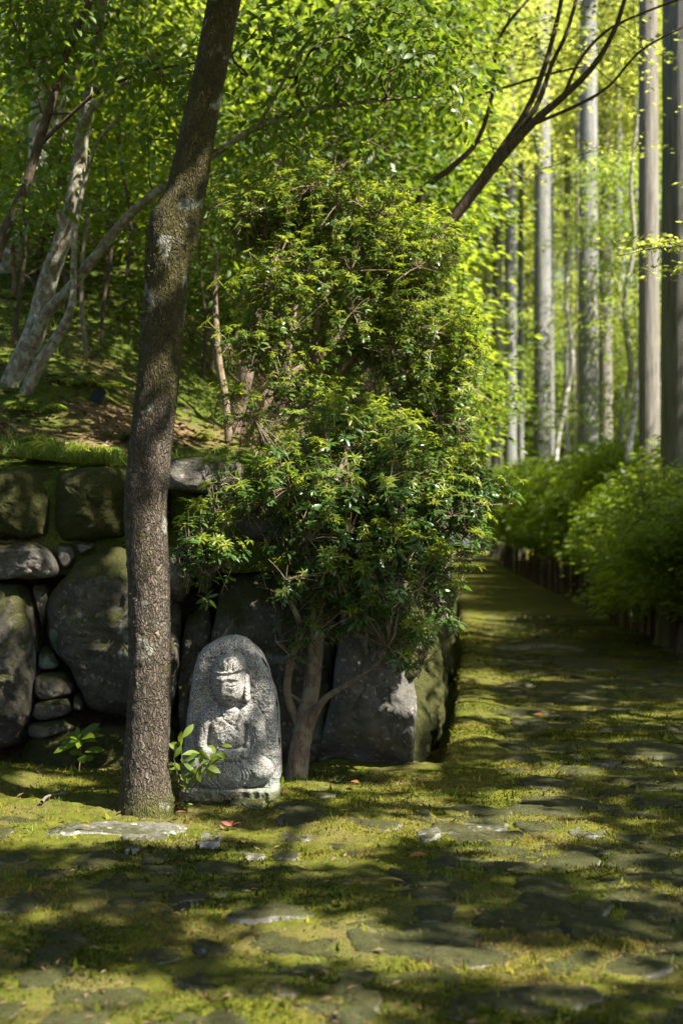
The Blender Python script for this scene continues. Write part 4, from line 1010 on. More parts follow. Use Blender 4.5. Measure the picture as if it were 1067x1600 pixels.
# ------------------------------------------------------------------ trees on the hillside, left
LEAF_C = leaf_tpl(1, .44, .22, .22, 4, .45)
def simple_tree(name, label, cat, trunks, tmat, blobs, ncl, per, spread, size, tpl, lmat, seed, group=None, shell=.5, flat=.5, droop=.25, leafparts=0, keep=None, tip=.004, bmat=None, nskel=None, sides=12, rmax=.05):
    rg = np.random.default_rng(seed); t0 = trunks[0]
    root = thing(name, label, cat, (float(t0[0][0]), float(t0[0][1]), float(t0[0][2])), group)
    for k, st in enumerate(trunks): part('trunk' if k == 0 else 'branch', trunk_buf(np.array(st), sides, 44, .05, seed + k, 7), [M[tmat]], root)
    pos, kb, dr = in_blobs(blobs, ncl, rg, shell)
    main = np.vstack([spline(np.array(st), 26)[8:, :3] for st in trunks]); nm = len(main)
    P_, par = skeleton(main[:18], np.vstack([main[18:], pos[:nskel or ncl]]), .2)
    b = Buf(); limbs(b, P_, par, max(18, nm), tip, .4, rmax, 4); part('twigs', b, [M[bmat or tmat]], root, kind='stuff')
    V, F, r = foliage(pos, rg, per, np.asarray(spread), size, tpl, flat, droop, keep)
    nv = len(tpl[0]); nl = len(V) // nv
    if leafparts:
        cen = V.reshape(nl, nv, 3).mean(1); inside = np.abs(cen[:, 0] / cen[:, 1]) < .235
        od = np.argsort(cen[:, 1] + np.where(inside, 0, 50)); sel = od[:leafparts]; ms = np.ones(nl, bool); ms[sel] = False
        fk = np.array(tpl[1]); V3 = V.reshape(nl, nv, 3); r3 = r.reshape(nl, nv); off = np.array(root.location[:])
        for i in sel:
            c0 = V3[i, 0]; link('leaf', make_mesh('leaf', V3[i] - c0, [(fk, 0)], [M[lmat]], True, r3[i]), root, loc=tuple(c0 - off))
        V = V3[ms].reshape(-1, 3); r = r3[ms].ravel(); F = (fk[None] + (np.arange(ms.sum()) * nv)[:, None, None]).reshape(-1, fk.shape[1])
    b = Buf(); b.add(V, F, 0, r); part('foliage', b, [M[lmat]], root, len(tpl[0]) > 5, kind='stuff')
    return root

T1 = [ptrunk([(-30, 740, 50, 9.4), (-5, 660, 44, 9.4), (22, 595, 38, 9.4), (55, 520, 34, 9.4), (75, 440, 30, 9.4), (100, 370, 27, 9.35), (118, 300, 25, 9.3), (128, 220, 22, 9.3), (138, 160, 20, 9.2), (150, 80, 17, 9.2), (166, -20, 14, 9.1), (190, -160, 9, 9)]),
      ptrunk([(50, 540, 20, 9.35), (72, 492, 19, 9.3), (110, 450, 17, 9.2), (150, 400, 16, 9.1), (195, 345, 15, 8.9), (245, 300, 14, 8.7), (340, 238, 11, 8.5), (400, 200, 9, 8.4), (470, 175, 8, 8.3), (540, 163, 6, 8.2), (620, 155, 4, 8.1), (700, 150, 3, 8.0)]),
      ptrunk([(5, 690, 26, 9.3), (30, 640, 22, 9.3), (62, 570, 19, 9.2), (88, 530, 17, 9.2), (112, 480, 12, 9.1), (116, 410, 10, 9.1), (122, 330, 8, 9.1), (150, 230, 6, 9.1), (190, 180, 5, 9.0)]),
      ptrunk([(128, 190, 9, 9.2), (180, 140, 7, 9.0), (240, 120, 6, 8.8), (300, 112, 4, 8.6), (350, 100, 3, 8.5)]),
      ptrunk([(400, 205, 7, 8.4), (430, 150, 6, 8.4), (470, 80, 5, 8.3), (520, 20, 4, 8.2), (560, -40, 3, 8.2)])]
LT = simple_tree('camellia_tree', 'grey lichen barked tree forking at the left edge, long bare branch behind the leaning trunk', 'tree', T1, 'greybark',
    [pb(110, 60, 160, 110, 9.0, .7), pb(250, 160, 80, 80, 8.7, .4, .7), pb(60, 250, 60, 120, 9.2, .5, .35), pb(430, 60, 90, 80, 8.3, .4, 1.0), pb(560, 100, 110, 70, 8.1, .4, 1.3), pb(680, 110, 90, 60, 8.0, .3, 1.2), pb(740, 160, 45, 45, 7.9, .2, .8), pb(620, 40, 130, 60, 8.1, .4, 1.2), pb(450, 200, 90, 50, 8.4, .3, .6), pb(210, 270, 40, 30, 8.6, .2, .8)],
    300, 10, (.10, .10, .07), .068, LEAF_C, 'camellia', 31, leafparts=300, flat=.35, droop=.45, tip=.0022, bmat='darkbark')
T2 = [ptrunk([(-60, 560, 26, 8.4), (0, 385, 18, 8.4), (40, 290, 15, 8.4), (75, 180, 14, 8.4), (110, 70, 12, 8.4), (150, -15, 10, 8.4), (190, -120, 7, 8.4)]),
      ptrunk([(60, 230, 7, 8.4), (100, 190, 6, 8.3), (160, 140, 5, 8.2), (240, 110, 4, 8.1), (330, 95, 3, 8.0)]),
      ptrunk([(85, 150, 6, 8.4), (45, 90, 5, 8.3), (20, 30, 4, 8.3), (15, -20, 3, 8.2)])]
simple_tree('slender_tree', 'slender dark stem slanting across the upper left corner', 'tree', T2, 'darkbark',
    [pb(60, 60, 90, 70, 8.2, .3), pb(200, 120, 80, 50, 8.1, .25, .8), pb(310, 110, 50, 40, 8.0, .2, .8), pb(40, 340, 40, 50, 8.3, .2, .4)], 70, 9, (.09, .09, .06), .066, LEAF_C, 'camellia', 32, leafparts=120, droop=.5, tip=.002)
T3 = [ptrunk([(-60, 560, 60, 13), (-5, 440, 48, 13), (38, 375, 38, 13), (58, 300, 33, 13), (62, 200, 29, 13), (70, 100, 26, 13), (86, -15, 22, 13), (110, -150, 16, 13)]),
      ptrunk([(60, 240, 14, 13), (100, 160, 12, 13), (140, 40, 10, 13), (150, -60, 8, 13)])]
simple_tree('pale_barked_tree', 'pale whitish barked tree leaning at the far left of the hillside', 'tree', T3, 'whitebark',
    [pb(60, -40, 240, 180, 13, 1.6), pb(200, 60, 150, 120, 13.5, 1.2), pb(20, 180, 140, 110, 14, 1.0, .6)], 240, 34, (.22, .22, .12), .085, LEAF2, 'broad', 33, tip=.004)
k = 0
HILLT = [
    ([(215, 640, 26, 15), (205, 420, 22, 15), (190, 200, 19, 15), (200, 0, 15, 15), (210, -160, 10, 15)], 'darkbark', [(200, 250, 170, 150, 15, 1.5), (240, 90, 200, 150, 15.5, 1.8), (90, 330, 120, 110, 15, 1.2)], 'broad', 'dark stemmed leafy tree rising behind the leaning trunk'),
    ([(20, 560, 14, 17), (16, 420, 13, 17), (22, 220, 12, 17), (26, 0, 10, 17)], 'whitebark', [(20, 160, 220, 200, 17.5, 2), (-40, 330, 150, 120, 17, 1.5), (120, 30, 180, 150, 18, 2)], 'camellia', 'thin straight pale tree at the left edge deep in the wood'),
    ([(310, 600, 24, 18), (330, 420, 20, 18), (350, 230, 18, 18), (365, 20, 14, 18)], 'greybark', [(400, 200, 190, 160, 18, 2.2), (350, 380, 150, 110, 18, 1.8), (480, 60, 200, 150, 18, 2.2), (300, 40, 160, 120, 19, 2)], 'broad', 'broad leafy tree filling the gap right of the leaning trunk'),
    ([(560, 560, 26, 15), (545, 400, 22, 15), (520, 260, 18, 15), (535, 100, 14, 15)], 'pinkbark', [(560, 190, 190, 130, 15, 1.7), (440, 250, 130, 90, 14.5, 1.3), (640, 300, 120, 110, 15, 1.4), (600, 50, 210, 110, 15.5, 1.8)], 'camellia', 'bushy tree with glossy light leaves above the tall shrub'),
    ([(690, 640, 22, 17), (690, 480, 18, 17), (700, 350, 15, 17), (690, 200, 12, 17)], 'greybark', [(640, 450, 85, 150, 17, 1.6), (680, 610, 55, 110, 17, 1.2), (650, 300, 90, 110, 17.5, 1.6)], 'broad', 'green leafy tree between the tall shrub and the cedar row'),
    ([(120, 560, 18, 21), (130, 400, 16, 21), (120, 200, 14, 21)], 'greybark', [(120, 330, 260, 150, 21, 2.5), (380, 330, 200, 160, 22, 2.5), (60, 60, 300, 220, 22, 2.5), (500, 330, 200, 200, 22, 2.5), (460, 60, 240, 200, 23, 2.5)], 'broad', 'dense leafy tree forming the back of the hillside wood'),
]
for tr, tm, bl_, lm, lab in HILLT:
    k += 1
    t = ptrunk(tr); t0 = t[0].copy(); t0[2] = hz(t0[0], t0[1]) - .1; t0[3] *= 1.2
    if t[0, 2] > t0[2] + .2: t = np.vstack([t0, t])
    big = 1.0 if tr[0][3] < 17 else 1.25
    simple_tree('hillside_tree', lab, 'tree', [t], tm, [pb(*q_) for q_ in bl_], 230, 50, np.array((.23, .23, .075)) * big, .095 * big, LEAF2 if k in (1, 4) else DIA, lm, 60 + k, 'trees on the hillside', .45)
T8 = [ptrunk([(362, 700, 34, 10.2), (372, 640, 28, 10.2), (384, 585, 25, 10.1), (398, 520, 20, 10.1), (425, 420, 14, 10.1), (440, 330, 9, 10.1)]),
      ptrunk([(375, 690, 24, 10.2), (405, 640, 22, 10.2), (440, 598, 20, 10.2), (490, 565, 15, 10.2), (560, 500, 9, 10.2)]),
      ptrunk([(405, 715, 30, 10.0), (425, 665, 26, 10.0), (442, 620, 22, 10.0), (450, 540, 14, 10.0), (470, 420, 9, 10)])]
simple_tree('smooth_barked_tree', 'pinkish smooth barked tree with several leaning trunks behind the shrub', 'tree', T8, 'pinkbark', [pb(440, 250, 120, 80, 10.4, .6), pb(560, 300, 120, 80, 10.6, .6), pb(350, 330, 60, 60, 10.3, .4, .5)], 90, 14, (.13, .13, .08), .07, LEAF_C, 'camellia', 34, flat=.4, droop=.4, tip=.003)
for q_, (tr, lab) in enumerate([
    ([(358, 690, 13, 9.6), (352, 620, 12, 9.6), (342, 560, 11, 9.6), (336, 470, 9, 9.6), (338, 400, 7, 9.6)], 'thin grey stem just right of the leaning trunk'),
    ([(132, 640, 8, 10.5), (135, 590, 8, 10.5), (134, 540, 7, 10.5), (128, 480, 7, 10.5), (130, 400, 6, 10.5), (140, 330, 5, 10.5)], 'thin bleached sapling stem on the slope above the wall')]):
    tt = [ptrunk(tr)]
    if q_: tt.append(ptrunk([(136, 566, 5, 10.5), (146, 556, 4, 10.5), (154, 550, 4, 10.4)]))
    simple_tree('thin_sapling', lab, 'sapling', tt, 'shrubbark' if q_ == 0 else 'deadwood', [pb(tr[-1][0], tr[-1][1], 45, 60, tr[-1][3], .3)], 16, 8, (.09, .09, .06), .06, LEAF_C, 'camellia', 90 + q_, tip=.002)

for q_, (tr, lab) in enumerate([
    ([(30, 640, 9, 10.2), (25, 520, 8, 10.2), (40, 380, 6, 10.1), (30, 220, 4, 10)], 'bare thin stem crossing the forked grey tree at the left'),
    ([(95, 600, 8, 11.5), (105, 470, 7, 11.5), (90, 330, 5, 11.4), (100, 200, 4, 11.4)], 'bare dark stem just right of the forked grey tree'),
    ([(170, 610, 7, 11), (160, 500, 6, 11), (175, 380, 5, 11), (165, 260, 3, 11)], 'bare thin stem midway between forked tree and leaning trunk'),
    ([(205, 620, 8, 12), (195, 480, 7, 12), (205, 360, 5, 12), (190, 250, 4, 12)], 'bare stem close to the left side of the leaning trunk'),
    ([(310, 640, 7, 11.5), (322, 520, 6, 11.5), (312, 400, 5, 11.5), (325, 300, 3, 11.5)], 'bare slim stem between the leaning trunk and the tall shrub'),
    ([(60, 620, 7, 12.5), (50, 480, 6, 12.5), (70, 360, 5, 12.5), (60, 240, 3, 12.5)], 'bare slim stem seen behind the fork of the grey tree')]):
    t = ptrunk(tr); t0 = t[0].copy(); t0[2] = hz(t0[0], t0[1]) - .05; t = np.vstack([t0, t]) if t[0, 2] > t0[2] + .1 else t
    rg = np.random.default_rng(700 + q_); root = thing('bare_sapling', lab, 'sapling', tuple(t[0, :3]), 'bare stems on the slope')
    part('trunk', trunk_buf(t, 8, 30, .06, q_, 9), [M['darkbark']], root)
    nd, _, _ = in_blobs([pb(tr[2][0], tr[2][1], 55, 110, tr[2][3], .4), pb(tr[1][0], tr[1][1], 45, 60, tr[1][3], .3)], 34, rg, .6)
    P_, par = skeleton(spline(t, 16)[5:, :3], nd, .15); b = Buf(); limbs(b, P_, par, 11, .0022, .42, .012, 4); part('twigs', b, [M['darkbark']], root, kind='stuff')

# maple with the slanting dark branch
T9 = [ptrunk([(545, 700, 44, 11.4), (585, 560, 40, 11.3), (630, 450, 34, 11.2), (668, 390, 27, 11), (720, 325, 24, 10.9), (775, 255, 21, 10.8), (832, 192, 17, 10.7), (880, 150, 14, 10.6), (925, 105, 12, 10.5), (958, 50, 10, 10.4), (978, -10, 8, 10.3), (1010, -120, 5, 10.2)]),
      ptrunk([(735, 305, 16, 10.9), (778, 240, 14, 10.9), (818, 180, 12, 10.9), (845, 120, 11, 10.9), (868, 40, 9, 10.9), (880, -20, 8, 10.9)]),
      ptrunk([(800, 215, 13, 10.8), (838, 165, 11, 10.7), (862, 100, 9, 10.7), (885, 50, 8, 10.6), (902, -10, 7, 10.6)]),
      ptrunk([(880, 150, 8, 10.6), (905, 95, 7, 10.6), (945, 50, 6, 10.5), (1000, 22, 5, 10.4), (1080, -8, 4, 10.3)]),
      ptrunk([(830, 195, 8, 10.7), (900, 165, 7, 10.6), (950, 135, 6, 10.5), (1000, 80, 5, 10.4), (1070, 40, 4, 10.3)]),
      ptrunk([(640, 440, 16, 11.2), (655, 310, 14, 11.3), (705, 262, 12, 11.3), (745, 220, 10, 11.3), (768, 150, 8, 11.3), (780, 60, 7, 11.3), (832, -10, 5, 11.3)]),
      ptrunk([(745, 150, 5, 11.3), (850, 118, 5, 11.2), (905, 105, 4, 11.2)])]
for q_ in T9: q_[:, 3] *= .78
simple_tree('maple_tree', 'maple with dark forked branch slanting up to the right above the shrub', 'tree', T9, 'darkbark', [pb(860, 60, 170, 50, 11.2, 1.0), pb(720, 60, 110, 60, 11.6, .8, .7), pb(900, 250, 120, 40, 11.5, .5, .35), pb(1000, 120, 80, 60, 11, .6, .6), pb(950, -160, 300, 120, 11, 1.5)],
    90, 26, (.22, .22, .03), .055, star_tpl(), 'maple', 35, flat=.75, droop=.12, tip=.0025)
# spray of maple reaching in from the right
T10 = [ptrunk([(1330, 900, 30, 9.0), (1300, 600, 26, 9.0), (1260, 450, 18, 9.0), (1180, 400, 9, 9.0), (1090, 385, 5, 9.0), (1020, 388, 3, 9.0), (965, 400, 2, 9.0)]), ptrunk([(1260, 450, 14, 9.0), (1240, 250, 12, 9.0), (1200, 80, 10, 9.0)])]
T10[0][0][2] = gz(T10[0][0][0], 9.0)
simple_tree('young_maple', 'young maple reaching a leafy spray in from the right edge', 'tree', T10, 'greybark', [pb(1040, 380, 75, 10, 9.0, .18), pb(1060, 420, 40, 8, 9.1, .15, .5), pb(1200, 250, 110, 150, 9, .5, .08)], 60, 16, (.09, .09, .012), .05, star_tpl(), 'maple', 36, flat=.8, droop=.1, tip=.002)

# ------------------------------------------------------------------ cedars
def cone_crown(seed):
    rg = np.random.default_rng(seed); b = Buf(); n = 420
    h = rg.random(n) ** .8 * 12; rad = (1 - h / 13) * 2.3; a = rg.random(n) * 6.28; r = rad * np.sqrt(rg.random(n))
    pos = np.column_stack([np.cos(a) * r, np.sin(a) * r, h]); V, F, rr = foliage(pos, rg, 26, np.array([.33, .33, .16]), .3, DIA, .3, .4)
    b.add(V, F, 0, rr); return b.mesh('crown', [M['needle']], False)
CRN = cone_crown(5)
CED = [(1072, 78, 17, 'cedardark', 'broad dark cedar trunk cut by the right edge of the picture'), (1014, 33, 21, 'cedardark', 'dark reddish cedar trunk second from the right edge'),
       (918, 33, 33, 'cedar', 'pale grey cedar trunk, brightest and tallest in the middle of the row'), (848, 29, 46, 'cedar', 'grey cedar trunk left of the brightest one, dappled with light'),
       (797, 20, 57, 'cedar', 'slim grey cedar trunk just right of the tall shrub'), (775, 17, 65, 'cedardark', 'slim shaded cedar trunk beside the tall shrub, leftmost of the row'),
       (946, 22, 42, 'cedardark', 'slim shaded cedar trunk right behind the brightest one'), (861, 11, 58, 'cedar', 'thin pale cedar trunk showing behind the dappled one'),
       (813, 10, 66, 'cedar', 'very thin pale cedar trunk far back between two grey ones'), (903, 10, 54, 'cedardark', 'thin dark cedar trunk hugging the left of the brightest one'), (885, 9, 62, 'cedar', 'thin grey cedar trunk between the dappled and the brightest one'), (760, 13, 72, 'cedardark', 'thin shaded cedar trunk half hidden by the tall shrub'), (965, 14, 48, 'cedar', 'thin grey cedar trunk right of the slim shaded one'), (995, 12, 50, 'cedar', 'thin far cedar trunk left of the dark reddish pair')]
for i, (x, wpx, Y, mt, lab) in enumerate(CED):
    X_ = (x - CX) / FPX * Y; z0 = gz(X_, Y) - .1; r = wpx / 2 / FPX * Y; lean = random.uniform(-.06, .06); kh = 1.0 if Y < 40 else 1.55
    st = np.array([(X_ - .02, Y, z0, r * 1.55), (X_ - .01, Y, z0 + .35, r * 1.2), (X_, Y, z0 + 1.2, r * 1.06), (X_ + lean * .3, Y, z0 + 5, r * .97), (X_ + lean, Y, z0 + 12 * kh, r * .82), (X_ + lean * 1.5, Y, z0 + 22 * kh, r * .5), (X_ + lean * 1.5, Y, z0 + 28 * kh, r * .15)])
    root = thing('cedar_tree', lab, 'tree', (X_, Y, z0), 'cedar trunks beside the path')
    part('trunk', trunk_buf(st, 28, 60, .05, i * 3.3, 3.0), [M[mt]], root)
    o = link('crown', CRN, root, loc=(lean, 0, 15.5 * kh + 2 * (kh > 1) + random.uniform(0, 2)), kind='stuff'); o.rotation_euler = (0, 0, random.uniform(0, 6))

# thin pale understorey trees among the cedars
for i, (tr, lab) in enumerate([
    ([(966, 720, 11, 27), (972, 650, 11, 27), (985, 580, 10, 27), (975, 480, 8, 27), (990, 380, 7, 27), (985, 280, 6, 27), (1000, 150, 4, 27)], 'thin crooked grey tree left of the dark cedar pair'),
    ([(980, 730, 13, 25), (990, 640, 12, 25), (1000, 560, 9, 25), (1004, 470, 7, 25), (1012, 330, 5, 25)], 'thin whitish tree hard against the dark cedar pair'),
    ([(868, 720, 8, 42), (880, 640, 8, 42), (893, 560, 7, 42), (884, 470, 6, 42), (890, 400, 5, 42)], 'thin bent stem between the two grey cedars')]):
    t = ptrunk(tr); t0 = t[0].copy(); t0[2] = gz(t0[0], t0[1]); t = np.vstack([t0, t]) if t[0, 2] > t0[2] + .2 else t
    simple_tree('understorey_tree', lab, 'tree', [t], 'whitebark' if i else 'greybark', [pb(tr[3][0], tr[3][1], 70, 110, tr[0][3] + 1, 1.5), pb(tr[1][0] - 20, tr[1][1], 60, 60, tr[0][3], 1.2)], 40, 26, (.3, .3, .06), .09, DIA, 'maplegreen', 140 + i, 'thin trees among the cedars', flat=.75)

# ------------------------------------------------------------------ far maples and broadleaf trees (crowns shared)
def plate_crown(seed, n, per, sp, size, rad, hgt, flat=.8):
    rg = np.random.default_rng(seed); d = unit(rg.normal(0, 1, (n, 3))); r = rg.random(n) ** .45
    pos = d * r[:, None] * [rad, rad, hgt]; V, F, rr = foliage(pos, rg, per, np.array(sp), size, DIA, flat, .12)
    b = Buf(); b.add(V, F, 0, rr); return b, pos
CR = []
for s in range(3):
    b_, pos_ = plate_crown(200 + s, 150, 100, (.46, .46, .05), .11, 2.9, 2.6)
    bb = Buf(); P_, par = skeleton([(0, 0, -4.2), (0, 0, -3), (.1, 0, -2), (0, .1, -1), (0, 0, 0)], pos_[:90], .2); limbs(bb, P_, par, 5, .008, .45, .09, 5)
    CR.append((b_.mesh('crown', [M['maple' if s != 1 else 'maplegreen']], False), bb.mesh('limbs', [M['darkbark']])))
def far_tree(X_, Y, zc, scl, kind, lab, grp, zg=None):
    z0 = (gz(X_, Y) if zg is None else zg) - .1; root = thing('maple_tree' if kind != 3 else 'broadleaf_tree', lab, 'tree', (X_, Y, z0), grp)
    h = zc - z0; fx = X_ + random.uniform(-.8, .8)
    if Y < 76 and xl(Y) - .5 < fx < xr(Y) + 1.4: fx = float(xr(Y)) + random.uniform(1.5, 2.6) if fx > float(xl(Y) + xr(Y)) / 2 else float(xl(Y)) - random.uniform(.8, 1.6)
    z0 = (gz(fx, Y) if fx > float(xl(Y)) else hz(fx, Y)) - .1; dxx = X_ - fx; root.location = (X_, Y, z0); h = zc - z0
    st = np.array([(fx, Y, z0, .10 * scl), (fx + dxx * .12 + random.uniform(-.15, .15), Y, z0 + h * .3, .085 * scl), (fx + dxx * .5 + random.uniform(-.2, .2), Y + .1, z0 + h * .62, .07 * scl), (X_, Y, zc, .04 * scl)])
    part('trunk', trunk_buf(st, 8, 16, .05, X_, 3), [M['greybark']], root)
    c, l = CR[kind % 3]; rz = random.uniform(0, 6.28)
    for nm, me in (('crown', c), ('limbs', l)):
        o = link(nm, me, root, loc=(0, 0, h), kind='stuff'); o.scale = (scl, scl, scl); o.rotation_euler = (0, 0, rz)
FAR = []   # px, py of the crown centre, Y, scale, kind
for a in [(690, 90, 27, .9, 0), (1045, 350, 30, .8, 1), (1010, 500, 46, .9, 0), (980, 40, 40, 1, 0), (620, 160, 36, 1.1, 2), (1065, 150, 38, 1, 0), (885, 640, 78, 1.6, 1), (935, 600, 76, 1.5, 1), (1040, 620, 44, .9, 1), (640, 420, 70, 1.9, 0), (1000, 210, 60, 1.1, 2), (660, 250, 68, 1.9, 2),
          (930, 320, 66, 1.2, 2), (890, 100, 62, 1.7, 0), (960, 130, 56, 1.3, 0), (700, 100, 62, 1.8, 2), (1040, 60, 60, 1.5, 0), (640, 560, 58, 1.6, 1), (560, 300, 60, 2.0, 1), (440, 120, 55, 2.2, 1), (300, 200, 50, 2.2, 1), (130, 100, 48, 2.2, 1), (540, 60, 48, 1.8, 2), (300, -20, 45, 2.0, 2), (20, 250, 45, 2, 1),
          (760, 120, 78, 2.2, 0), (830, 240, 80, 2.2, 2), (750, 380, 78, 2.2, 0), (830, 430, 82, 2.2, 0), (790, 560, 80, 2.1, 1), (720, 640, 80, 2.0, 1), (850, 20, 82, 2.3, 0), (790, 700, 84, 1.8, 1), (740, 740, 86, 1.7, 1), (870, 680, 76, 1.7, 1), (950, 660, 74, 1.6, 1), (1030, 570, 74, 1.3, 0), (915, 520, 84, 1.5, 2)]: FAR.append(a)
where = ['left of', 'behind', 'above', 'beyond', 'over', 'right of']
for i, (x, y, Y, s, kd) in enumerate(FAR):
    p = px(x, y, Y); onhill = p[0] < float(xl(Y)) - .5
    hpos = 'upper' if y < 180 else ('middle' if y < 420 else 'lower'); side = 'left' if x < 450 else ('centre' if x < 760 else ('right of centre' if x < 900 else 'right'))
    bn = (hpos, side); same = sorted([(q_[0], n_i) for n_i, q_ in enumerate(FAR) if ('upper' if q_[1] < 180 else ('middle' if q_[1] < 420 else 'lower')) == hpos and ('left' if q_[0] < 450 else ('centre' if q_[0] < 760 else ('right of centre' if q_[0] < 900 else 'right'))) == side])
    rk = ['leftmost', 'second from left', 'third from left', 'fourth from left', 'fifth from left', 'sixth from left', 'seventh from left', 'eighth from left', 'ninth from left', 'tenth from left'][same.index((x, i))] if len(same) > 1 else 'only one'
    far_tree(p[0], Y, p[2], s, kd, f'far yellow green maple, {hpos} {side} of picture, {rk} there', 'maples in the far wood', hz(p[0], Y) if onhill else None)
# unseen maples added right of the path to cast overhead shade
for i, (X_, Y, zc, s) in enumerate([(9.9, 9.9, 9, 1.0), (8.6, 11.2, 9, .85), (9.5, 23, 9.5, .85), (12, 27, 10, .9), (13, 13, 11, 1.3), (12, 33, 10, 1.3), (14, 21, 12, 1.4), (14.5, 7, 11, 1.3)]):
    far_tree(X_, Y, zc, s, i % 3, 'tall unseen maple added to shade the path from beyond the right edge', 'unseen maples added to shade the path')

# ------------------------------------------------------------------ hedge shrubs and fence on the right of the path
def hedge_mesh(seed, lm, n=150, sp=.14, ls=.05):
    rg = np.random.default_rng(seed); d = unit(rg.normal(0, 1, (n, 3))); d[:, 2] = np.where(d[:, 2] < -.45, -d[:, 2], d[:, 2]); r = rg.random(n) ** .35
    r = np.where(rg.random(n) < .12, r * 1.3, r); pos = d * r[:, None] * [.8, .8, .75] * (.72 + .56 * fbm(d * 1.6 + seed, 2, 5))[:, None] * 1.05; V, F, rr = foliage(pos, rg, 46, np.array([sp, sp, sp * .36]), ls, LEAF2, .6, .1)
    b = Buf(); b.add(V, F, 0, rr); s = Buf()
    P_, par = skeleton([(0, 0, -1.25), (.02, 0, -.9), (0, .02, -.6), (0, 0, -.3)], pos[:50], .2); limbs(s, P_, par, 1, .005, .45, .03, 5)
    return b.mesh('foliage', [lm], True), s.mesh('stems', [M['shrubbark']])
HD = [hedge_mesh(300, M['hedge'], 210, .15, .08), hedge_mesh(301, M['hedge'], 210, .15, .08), hedge_mesh(302, M['broad'], 210, .14, .075), hedge_mesh(303, M['broad'], 70, .18, .07), hedge_mesh(304, M['camellia'], 60, .2, .075)]
HED = []
hl = ['light green shrub cut by the right edge, nearest of the hedge', 'light green shrub at the right edge below the broad cedar', 'yellowish green shrub spilling over the near fence posts', 'tall shrub in front of the broad dark cedar', 'deep green shrub just left of the reddish cedar foot', 'dark rounded shrub over the dark fence posts', 'tall dark shrub at the middle of the hedge', 'dark shrub left of the hedge middle', 'tall hedge shrub below the pale grey cedar', 'hedge shrub left of the pale grey cedar foot', 'hedge shrub below the dappled grey cedar', 'shrub in the far part of the hedge', 'farther shrub where the fence thins out', 'shrub near the far end of the fence', 'second to last shrub of the hedge', 'last shrub of the hedge at the far end of the path']
for i, (Y, dx, top, s_) in enumerate([(14.6, .55, 1.75, 1.15), (16.2, .55, 2.15, 1.3), (18.0, .35, 1.75, 1.2), (19.4, 1.3, 2.75, 1.5), (21.0, .8, 2.2, 1.4), (23.4, 1.1, 2.5, 1.5), (26, 1.5, 3.2, 1.8), (28.5, 1.0, 2.7, 1.6), (31, 1.6, 3.5, 2.0), (34, 1.1, 3.0, 1.8), (37.5, 1.4, 3.4, 2.0), (41, 1.1, 3.2, 1.9), (45, 1.2, 3.4, 2.0), (50, 1.1, 3.3, 2.0), (56, 1.2, 3.4, 2.1), (63, .6, 3.6, 2.3)]):
    HED.append((Y, dx, top - .72 * s_, s_, 2 if i < 4 else i % 2, hl[i]))
for i, (Y, dx, zc, s, kd, lab) in enumerate(HED):
    X_ = float(xr(Y)) + dx; z0 = gz(X_, Y); root = thing('hedge_shrub', lab, 'shrub', (X_, Y, z0), 'hedge shrubs along the fence'); f, st = HD[kd]
    rz = random.uniform(0, 6.28)
    o = link('foliage', f, root, loc=(0, 0, zc), kind='stuff'); o.scale = (s, s, s); o.rotation_euler = (0, 0, rz)
    for q_ in range(2):
        a_ = random.uniform(0, 6.28); s2 = s * random.uniform(.45, .65)
        o = link('foliage', HD[(kd + q_) % 2 if kd != 2 else 2][0], root, loc=(math.cos(a_) * .6 * s, math.sin(a_) * .6 * s, zc + random.uniform(.1, .45) * s), kind='stuff'); o.scale = (s2, s2, s2 * .8); o.rotation_euler = (random.uniform(-.3, .3), 0, a_ * 3)
    o = link('stems', st, root, loc=(0, 0, zc)); o.scale = (s, s, max(zc, .5) / 1.25); o.rotation_euler = (0, 0, rz)
HS = [(20, 470, 12), (95, 440, 13), (170, 420, 12.5), (60, 400, 15), (200, 470, 14), (330, 470, 12), (370, 420, 13.5), (140, 360, 16), (10, 360, 16), (330, 360, 15), (430, 500, 14), (600, 560, 13), (680, 620, 14), (250, 400, 17), (700, 720, 16), (640, 680, 12)]
for i, (x, y, Y) in enumerate(HS):
    p = px(x, y, Y); z0 = hz(p[0], Y); s = random.uniform(.55, .95); root = thing('understorey_shrub', ['leafy shrub on the slope behind the forked grey tree', 'leafy shrub on the slope left of the leaning trunk', 'leafy shrub on the slope right of the leaning trunk', 'leafy shrub screened by the tall evergreen shrub'][0 if x < 80 else (1 if x < 260 else (2 if x < 440 else 3))], 'shrub', (p[0], Y, z0), 'understorey shrubs on the slope'); root['label'] += f', {["nearest", "second nearest", "third nearest", "fourth nearest", "fifth nearest", "farthest"][min(5, sum(1 for q_ in HS if q_[2] < Y and (0 if q_[0] < 80 else (1 if q_[0] < 260 else (2 if q_[0] < 440 else 3))) == (0 if x < 80 else (1 if x < 260 else (2 if x < 440 else 3)))))]} of them'
    f, st = HD[3 + i % 2]; zc = max(p[2] - z0, .5)
    o = link('foliage', f, root, loc=(0, 0, zc), kind='stuff'); o.scale = (s, s, s); o.rotation_euler = (0, 0, i * 1.3)
    o = link('stems', st, root, loc=(0, 0, zc)); o.scale = (s, s, zc / 1.25); o.rotation_euler = (0, 0, i * 1.3)
